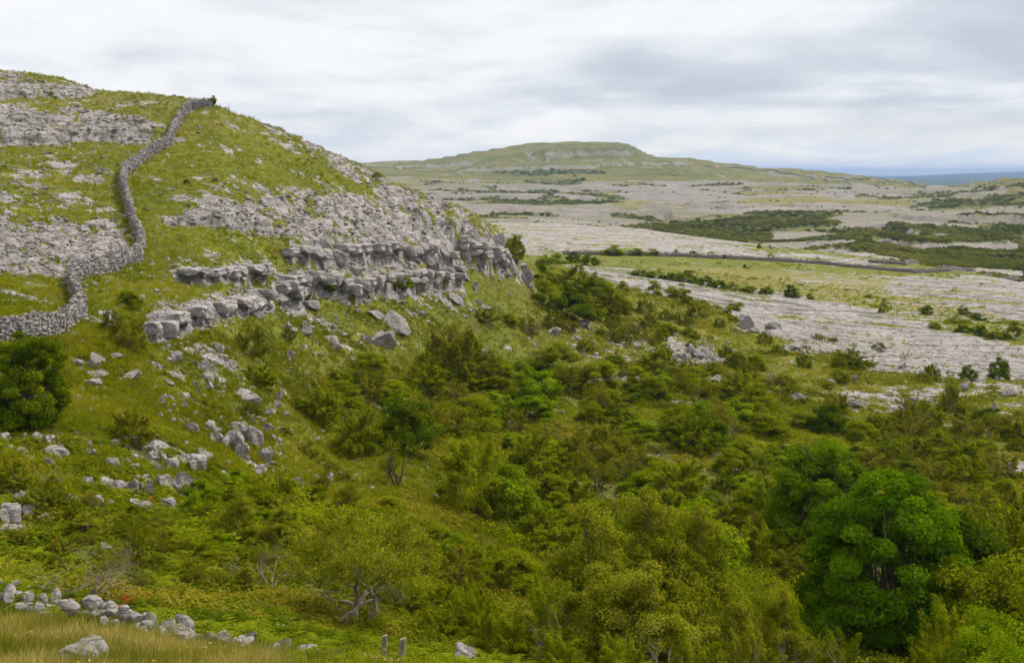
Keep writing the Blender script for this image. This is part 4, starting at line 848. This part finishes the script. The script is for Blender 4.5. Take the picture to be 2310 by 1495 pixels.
# thicket that fills the valley floor, spread at even spacing
THK = [([(1400,650),(1560,680),(1700,720),(1700,780),(1450,790),(1380,730)], 18, (26, 60), ('tan', 'tan', 'hawthorn')),
([(430,1120),(700,1100),(960,1180),(1150,1230),(1100,1330),(700,1290),(480,1240)], 26, (60, 120), ('hawthorn', 'tan', 'bright', 'hawthorn', 'bare')), ([(700,1240),(1150,1240),(1180,1400),(900,1420)], 8, (90, 150), ('olive', 'hawthorn')),
([(690,880),(1000,820),(1250,850),(1500,850),(1700,900),(1780,970),(1760,1150),(1500,1180),(1200,1190),(1130,1030),(980,1010),(700,900)], 78, (60, 150), ('hawthorn', 'hawthorn', 'hawthorn', 'tan', 'bright', 'bare', 'bright', 'hawthorn')),
       ([(1180,1080),(1800,1060),(1800,1330),(1200,1260)], 26, (100, 180), ('hawthorn', 'olive', 'tan', 'hawthorn')),
       ([(1750,960),(2310,940),(2310,1160),(1950,1160),(1780,1000)], 44, (50, 120), ('tan', 'hawthorn', 'bare', 'tan', 'dark', 'hawthorn')),
       ([(1500,700),(1700,760),(1900,850),(1900,930),(1450,860),(1200,800),(1180,740)], 34, (30, 62), ('tan', 'hawthorn', 'tan')),
       ([(20,1080),(300,1180),(560,1250),(700,1330),(500,1360),(0,1300)], 34, (50, 100), ('tan', 'hawthorn', 'bare', 'bare')),
       ([(480,860),(700,900),(1000,1060),(900,1100),(640,1080)], 8, (40, 70), ('tan', 'hawthorn')),
       ([(1850,1150),(2310,1150),(2310,1290),(1900,1250)], 10, (90, 150), ('hawthorn', 'tan'))]
placed = []
for poly, n, (a, b), kinds in THK:
    xs, ys = zip(*poly); c = tr = 0
    while c < n and tr < 4000:
        tr += 1; u, v = rb.uniform(min(xs), max(xs)), rb.uniform(min(ys), max(ys))
        if not inpoly(poly, np.array([u]), np.array([v]))[0]: continue
        w_ = rb.uniform(a, b)
        if any(abs(u - q[0]) < (w_ + q[2]) * .30 and abs(v - q[1]) < (w_ + q[2]) * .13 for q in placed): continue
        placed.append((u, v, w_)); c += 1; shrub(u, v, w_, w_ * rb.uniform(.5, .8), kinds[int(rb.integers(0, len(kinds)))])
print('shrubs', NB[0])

# ------------------------------------------------------------------ individual trees
def tree_obj(name, label, cat, u, d, crown_d, trunk_d, mat, stem, rz=0, scale=1, group=None):
    x, y, z = at_uv(u, d); e = bpy.data.objects.new(name, None); C.objects.link(e); e.location = (x, y, z - .1); e.rotation_euler = (0, 0, rz); e.scale = (scale,) * 3
    if crown_d is not None: V, Fc, ti = crown_d; mesh_obj('crown', V, Fc, M[mat], fattrs={'tint': ti}, parent=e)
    mesh_obj('trunk', *trunk_d, M[stem], parent=e); return tag(e, label, cat, group)
def big_tree(seed, w_, h, ncl, nl, s):
    V, Fc, ti, tb = crown(seed, w_, h, ncl, nl, s, 'round', base=.1, lobes=.45); r = np.random.default_rng(seed); out, tips = [], []
    grow(r, np.zeros(3), np.array([0, 0, 1.]), h * .55, h * .03, 0, 2, out, tips, .35, .2); tv, tf = tubes(out, 7); return (V, Fc, ti), (np.concatenate([tb[0], tv]), np.concatenate([tb[1], tf + len(tb[0])]))
x, y, z = at_uv(2005, 54); hz = (VH - z / 54 * F - 1050) / F * 54
c_, t_ = big_tree(901, px(440, 54), hz * 1.03, 270, 130000, .13); tree_obj('ash_tree', 'big rounded dark green ash tree towering over the front of the thicket', 'tree', 2005, 54, c_, t_, 'leaf_ash', 'bark')
x, y, z = at_uv(1850, 72); hz = (VH - z / 72 * F - 965) / F * 72
c_, t_ = big_tree(905, px(300, 72), hz * 1.02, 230, 62000, .15); tree_obj('ash_tree', 'lighter green ash tree just behind the big rounded one', 'tree', 1850, 72, c_, t_, 'leaf_sapling_ash', 'bark')
p_ = hit(60, 958); y = p_[1]; V, Fc, ti, tb = crown(911, px(225, y), px(205, y), 170, 70000, .085, 'round')
tree_obj('evergreen_shrub', 'big dense dark green shrub at the left edge below the long wall', 'shrub', 52, y, (V, Fc, ti), tb, 'leaf_dark', 'bark')
c_, t_ = thorn(31, px(290, 34), px(380, 34), 4, (4, 5), 44, .065, .08, leafz=.42); tree_obj('hawthorn_tree', 'gnarled half bare hawthorn tree with forked trunk behind the two fence posts', 'tree', 795, 34, c_, t_, 'leaf_hawthorn', 'dead')
c_, t_ = thorn(37, px(170, 32), px(330, 32), 4, (3, 5), 0, .05, .1); tree_obj('dead_thorn_bush', 'leafless grey brown thorn bush sprawling over the tumbled wall', 'bush', 180, 30, c_, t_, 'leaf_olive', 'dead')
SM = [(43, 1745, 868, 40, 58, 'dead_tree', 'bleached dead tree trunk standing alone on the heath', 'tree', 0, 1), (47, 897, 1095, 90, 128, 'hawthorn_tree', 'small leafy hawthorn tree with visible forked trunk in the green clearing', 'tree', 16, 2),
      (53, 2065, 966, 90, 56, 'thorn_bush', 'pale leafless thorn bush on the heath right of the dead tree', 'bush', 0, 2), (59, 100, 1110, 120, 80, 'dead_thorn_bush', 'pale twiggy dead bush on the lower left scree', 'bush', 0, 2), (61, 285, 1300, 80, 120, 'dead_thorn_bush', 'reddish brown bare bush in the bracken near the rocks', 'bush', 0, 2),
      (67, 516, 253, 16, 30, 'sapling', 'tiny bare sapling on the skyline right of the wall end', 'tree', 0, 1), (71, 682, 313, 26, 20, 'sapling', 'wind bent leafy sapling on the right slope skyline', 'tree', 30, 1), (73, 474, 240, 20, 24, 'sapling', 'small leafy sapling growing at the wall end on the skyline', 'tree', 40, 1),
      (79, 1190, 752, 80, 40, 'dead_thorn_bush', 'brownish bare bush below the clump left of the pavement', 'bush', 0, 2), (83, 2160, 926, 40, 90, 'sapling', 'tall thin sapling on the heath before the pavement', 'tree', 8, 2)]
for seed, u, v, w_, h_, nm, lb, cat, nl, lv in SM:
    p = hit(u, v)
    if not p: continue
    y = p[1]; c_, t_ = thorn(seed, px(h_, y), px(w_, y), lv + 1, (3, 5), nl, max(.06, y * .0011), .1, leafz=.3)
    t_ = (t_[0], t_[1]); tree_obj(nm, lb, cat, u, y, c_, t_, 'leaf_olive', 'dead' if nl == 0 else 'bark')
# bare branches standing out of the front thicket
for i, (u, d, h_, w_, sd_, lb) in enumerate([(1205, 36, 2.6, 2.2, 91, 'bare forked dead branches rising left of the big front hawthorns'), (1740, 37, 2.6, 3.2, 92, 'bare twiggy dead thorn between front hawthorns and big ash'), (1870, 33, 2.3, 3.0, 93, 'pale dead brushwood at the foot of the big ash'), (1500, 33, 2.2, 3.4, 94, 'tangle of bare stems in front of the biggest hawthorns'), (600, 37, 1.9, 2.6, 95, 'spindly bare thorn left of the gnarled hawthorn')]):
    c_, t_ = thorn(sd_, h_, w_, 3, (3, 4), 0, .05, .15); tree_obj('dead_thorn_bush', lb, 'bush', u, d, c_, t_, 'leaf_olive', 'dead')
# fence posts
m, t = newmat('weathered_wood'); P = nd(t, 'ShaderNodeTexCoord').outputs['Object']
finish(t, ramp(t, noise(t, mapping(t, P, scale=(20, 20, 2)), 1.5, 5, .7), [(.35, (.12, .11, .075)), (.5, (.22, .205, .15)), (.7, (.33, .31, .25))]), .9, noise(t, mapping(t, P, scale=(30, 30, 2)), 1, 4), .6, .02); M['wood'] = m
def post(u, vt, w_, d, tilt, label):
    x, y, z = at_uv(u, d); top = (VH - vt) / F * d; H_ = top - z + .3; r_ = px(w_, d) / 2; V, Fc = [], []
    rings = [(0, 1.05), (H_ * .5, 1.0), (H_ - .03, .95), (H_, .86)]; n = 16; r = np.random.default_rng(int(u))
    jit = r.uniform(.93, 1.06, n)
    for h_, k in rings:
        for i in range(n): V.append((r_ * k * jit[i] * math.cos(6.2832 * i / n), r_ * k * jit[i] * math.sin(6.2832 * i / n), h_ + (.02 * math.cos(6.28 * i / n) if h_ > H_ - .05 else 0)))
    for a in range(len(rings) - 1):
        for i in range(n): Fc.append((a * n + i, a * n + (i + 1) % n, (a + 1) * n + (i + 1) % n, (a + 1) * n + i))
    c = len(V); V.append((0, 0, H_ + .004)); b = (len(rings) - 1) * n
    for i in range(n): Fc.append((b + i, b + (i + 1) % n, c, c))
    o = mesh_obj('fence_post', V, [f for f in Fc if f[2] != f[3]], M['wood']); import bmesh
    bm = bmesh.new(); bm.from_mesh(o.data); bm.verts.ensure_lookup_table()
    for i in range(n): bm.faces.new([bm.verts[b + i], bm.verts[b + (i + 1) % n], bm.verts[c]])
    bm.to_mesh(o.data); bm.free(); o.location = (x, y, z - .3); o.rotation_euler = (0, R(tilt), 0); return tag(o, label, 'fence post', 'weathered fence posts')
post(864, 1432, 13, 27.5, 3, 'left slimmer of two weathered round fence posts'); post(902, 1439, 16, 27, 4.5, 'right thicker of two weathered round fence posts')

# ------------------------------------------------------------------ ground cover
rg = np.random.default_rng(77)
TG = [blades(300 + k, 11, .34, .018, .16, .8) for k in range(6)]; TGn = [blades(320 + k, 10, .23, .006, .12, .7) for k in range(5)] + [blades(330 + k, 5, .50, .005, .10, .5) for k in range(1)]
TL = [leafclump(340 + k, 20, .38, .34, .15) for k in range(6)]; TF = [frond_plant(360 + k, 8, .72) for k in range(5)]
ptch = lambda x, y, sc, seed: fbm(x / sc, y / sc, 3, seed)
def tint_of(P_, sc, seed, amp=1.4): return np.clip(.5 + amp * (ptch(P_[:, 0], P_[:, 1], sc, seed) - .5), .05, .95)
P_ = sampler(None, 45, 270, 78000, 2.5, rg, extra=lambda s: (UU[s] < 1250) | (VV[s] < 1000)); cover('grass', 'yellow green turf of the hill and heath', TG, P_, P_[:, 1] * .0011 + .75, M['tuft'], rg, tint_of(P_, 6, 401), cat='grass')
HB = [(560,860),(1000,800),(1250,640),(1450,645),(1700,700),(2600,900),(2600,1560),(-200,1500),(-200,1180),(60,1000),(420,1100),(680,1180),(900,1130),(780,1000)]
P_ = sampler(HB, 30, 230, 30000, 2.3, rg, extra=lambda s: .25 + 1.5 * (fbm(X[s] / 5, Y[s] / 5, 2, 402) > .5)); cover('undergrowth', 'low leafy scrub and herbs between the bushes', TL, P_, P_[:, 1] * .008 + .45, M['herb'], rg, tint_of(P_, 5, 403, 2), cat='undergrowth', zs=(.6, 1.2))
HL = [(-200,760),(340,760),(640,700),(1000,640),(1150,700),(1000,860),(600,900),(640,1150),(300,1180),(-200,1100)]
P_ = sampler(HL, 45, 160, 15000, 2.2, rg, extra=lambda s: (fbm(X[s] / 4, Y[s] / 4, 3, 405) > .5)); cover('ground_herbs', 'low tufted herbs and bracken on the stony slope', TL, P_, .45 + P_[:, 1] * .002, M['herb'], rg, tint_of(P_, 4, 406, 2), cat='herbs', zs=(.5, 1.0))
P_ = sampler([(-250,1180),(300,1190),(800,1250),(1300,1440),(2300,1500),(2300,1900),(-250,1900)], 20, 52, 3600, 1.6, rg, avoid_rock=False, extra=lambda s: np.where(((DD[s] < 26.5) & (UU[s] < 560)) | ((DD[s] < 28) & (UU[s] > 770) & (UU[s] < 1010)), .02, 1.0) * (.08 + (fbm(X[s] / 2.8, Y[s] / 2.8, 2, 408) > .52)))
cover('bracken', 'bright green bracken fronds filling the foreground dip', TF, P_, np.full(len(P_), .82), M['fern'], rg, np.clip(tint_of(P_, 2, 409, 2.2) + rg.normal(size=len(P_)) * .2, 0, 1), cat='ferns')
P_ = sampler([(-250,900),(450,980),(640,1150),(560,1300),(-250,1300)], 36, 70, 1500, 1.6, rg, extra=lambda s: (fbm(X[s] / 2.5, Y[s] / 2.5, 2, 418) > .48)); cover('bracken', 'scattered bracken on the lower left scree', TF, P_, np.full(len(P_), .8), M['fern'], rg, tint_of(P_, 3, 419, 1.6), cat='ferns')
P_ = sampler([(-250,960),(450,1000),(660,1150),(560,1400),(-250,1400)], 26, 70, 40, 1.4, rg, extra=lambda s: (fbm(X[s] / 2.5, Y[s] / 2.5, 2, 428) > .58)); cover('dead_bracken', 'rust orange dead bracken fronds among the rocks', TF, P_, np.full(len(P_), .62), M['rust'], rg, tint_of(P_, 3, 429), cat='ferns')
P_ = sampler([(-250,1340),(120,1400),(450,1455),(760,1500),(900,1900),(-250,1900)], 14, 29, 17000, 1.2, rg, avoid_rock=False); cover('meadow_grass', 'long straw tipped grass in the bottom corner', TGn, P_, np.full(len(P_), 1.0), M['grass'], rg, tint_of(P_, 1.5, 411, 1.8), cat='grass')
P_ = sampler([(600,1440),(2600,1440),(2600,1900),(600,1900)], 14, 34, 6000, 1.2, rg, avoid_rock=False); cover('meadow_grass', 'green grass at the lip of the foreground slope', TGn, P_, np.full(len(P_), 1.0), M['tuft'], rg, tint_of(P_, 1.5, 412, 1.8), cat='grass')
# loose rubble
TR = [stone_shape(500 + k, 1, 7, .06, .1) + (np.zeros(80),) for k in range(8)]
P_ = sampler(None, 50, 175, 9000, 2.3, rg, avoid_rock=False, extra=lambda s: (ROCK[s] ** 2 + .012) * (UU[s] < 1800)); n = len(P_); s_ = rg.uniform(.5, 1.3, n) ** 2 * (.10 + P_[:, 1] * .0011)
V, Fc, _ = merge(TR, rg.integers(0, 8, n), P_, rotm(rg.normal(size=n) * .3, rg.normal(size=n) * .3, rg.uniform(0, 6.28, n)), np.stack([s_ * 1.2, s_, s_ * rg.uniform(.4, .9, n)], -1))
tag(mesh_obj('rubble', V, Fc, M['rock']), 'loose limestone rubble strewn over the slopes', 'rubble', kind='stuff')
# far woods
TW = [leafclump(600 + k, 46, 1.0, .8, .55) for k in range(6)]
P_ = sampler(None, 372, 2300, 30000, 2.9, rg, avoid_rock=False, extra=lambda s: WOOD[s] > .5); cover('woodland', 'dark green scrub woodland in the far valley hollows', TW, P_, .8 + P_[:, 1] * .0012, M['leaf_far'], rg, tint_of(P_, 30, 431, 1.8), cat='woodland', zs=(.7, 1.1))
P_ = sampler(None, 545, 2300, 3000, 2.6, rg, avoid_rock=False, extra=lambda s: (fbm(X[s] / 90, Y[s] / 14, 3, 433) > .64) * (ROCK[s] < .9)); cover('scattered_scrub', 'dots of dark scrub along the far limestone terraces', TW, P_, .5 + P_[:, 1] * .0006, M['leaf_far'], rg, tint_of(P_, 30, 434, 1.8), cat='scrub')
P_ = sampler(None, 200, 540, 1500, 2.4, rg, extra=lambda s: (fbm(X[s] / 14, Y[s] / 9, 3, 435) > .57)); cover('scattered_scrub', 'low dark scrub dotted over the level plain', [leafclump(650 + k, 26, .8, .6, .4) for k in range(5)], P_, np.full(len(P_), .8), M['leaf_olive'], rg, tint_of(P_, 10, 436, 1.8), cat='scrub')
P_ = sampler(None, 14, 60, 500, 1.2, rg, extra=lambda s: (UU[s] < 900) & (fbm(X[s] / 2, Y[s] / 2, 2, 440) > .5))
P_[:, 2] += .26
m, t = newmat('petals'); ti = nd(t, 'ShaderNodeAttribute', attribute_name='tint').outputs['Fac']
finish(t, ramp(t, ti, [(0, (.55, .38, .02)), (.5, (.6, .58, .4)), (.8, (.35, .08, .25))], 'CONSTANT')); M['petals'] = m
cover('wildflowers', 'tiny yellow white and purple wildflowers in the grass', [leafclump(660 + k, 4, .03, .03, .035) for k in range(4)], P_, np.full(len(P_), .8), M['petals'], rg, rg.random(len(P_)), cat='flowers')
TQ = [leafclump(720 + k, 110, .62, .55, .10) for k in range(6)]
P_ = sampler([(-250,1120),(300,1180),(700,1200),(1200,1440),(2300,1500),(2300,1900),(-250,1900)], 25, 60, 2600, 1.8, rg, extra=lambda s: (fbm(X[s] / 2.4, Y[s] / 2.4, 2, 445) > .5) * (DD[s] > np.interp(UU[s], [0, 700, 780, 1010, 1100], [31, 29, 33, 33, 27])))
cover('brambles', 'low brown green brambles tangled through the bracken', TQ, P_, .5 + .6 * rg.random(len(P_)), M['herb'], rg, tint_of(P_, 3, 446, 2), cat='brambles', zs=(.6, 1.1), sink=.1)
TP = [leafclump(700 + k, 150, .95, .8, .15) for k in range(6)]
P_ = sampler([(690,880),(1000,820),(1500,850),(1900,930),(2320,960),(2560,1560),(700,1440),(420,1330),(440,1130),(700,1110),(900,1190),(1130,1180),(980,1010),(760,1030)], 34, 135, 5200, 2.0, rg, extra=lambda s: (fbm(X[s] / 7, Y[s] / 7, 2, 441) > .45) * 1.)
cover('scrub_thicket', 'knee high tangle of leafy scrub filling gaps between the valley bushes', TP, P_, .55 + .5 * rg.random(len(P_)), M['leaf_olive'], rg, tint_of(P_, 5, 443, 2), cat='scrub', zs=(.6, 1.1), sink=.1)
uniq()
# ------------------------------------------------------------------ haze
m, t = newmat('haze'); v_ = nd(t, 'ShaderNodeVolumePrincipled', {'Color': (.36, .57, 1.0, 1), 'Density': 6.5e-5, 'Anisotropy': 0.0})
t.links.new(v_.outputs[0], nd(t, 'ShaderNodeOutputMaterial').inputs[1])
hx, hy0, hy1, z0, z1 = 16000, -60, 26200, float(B.min()) - 1, float(B.max()) + 8
V = [(sx, sy, sz) for sz in (z0, z1) for sx, sy in ((-hx, hy0), (hx, hy0), (hx, hy1), (-hx, hy1))]
tag(mesh_obj('haze', V, [(0, 3, 2, 1), (4, 5, 6, 7), (0, 1, 5, 4), (1, 2, 6, 5), (2, 3, 7, 6), (3, 0, 4, 7)], m), 'pale blue haze over the distant plain', kind='stuff')
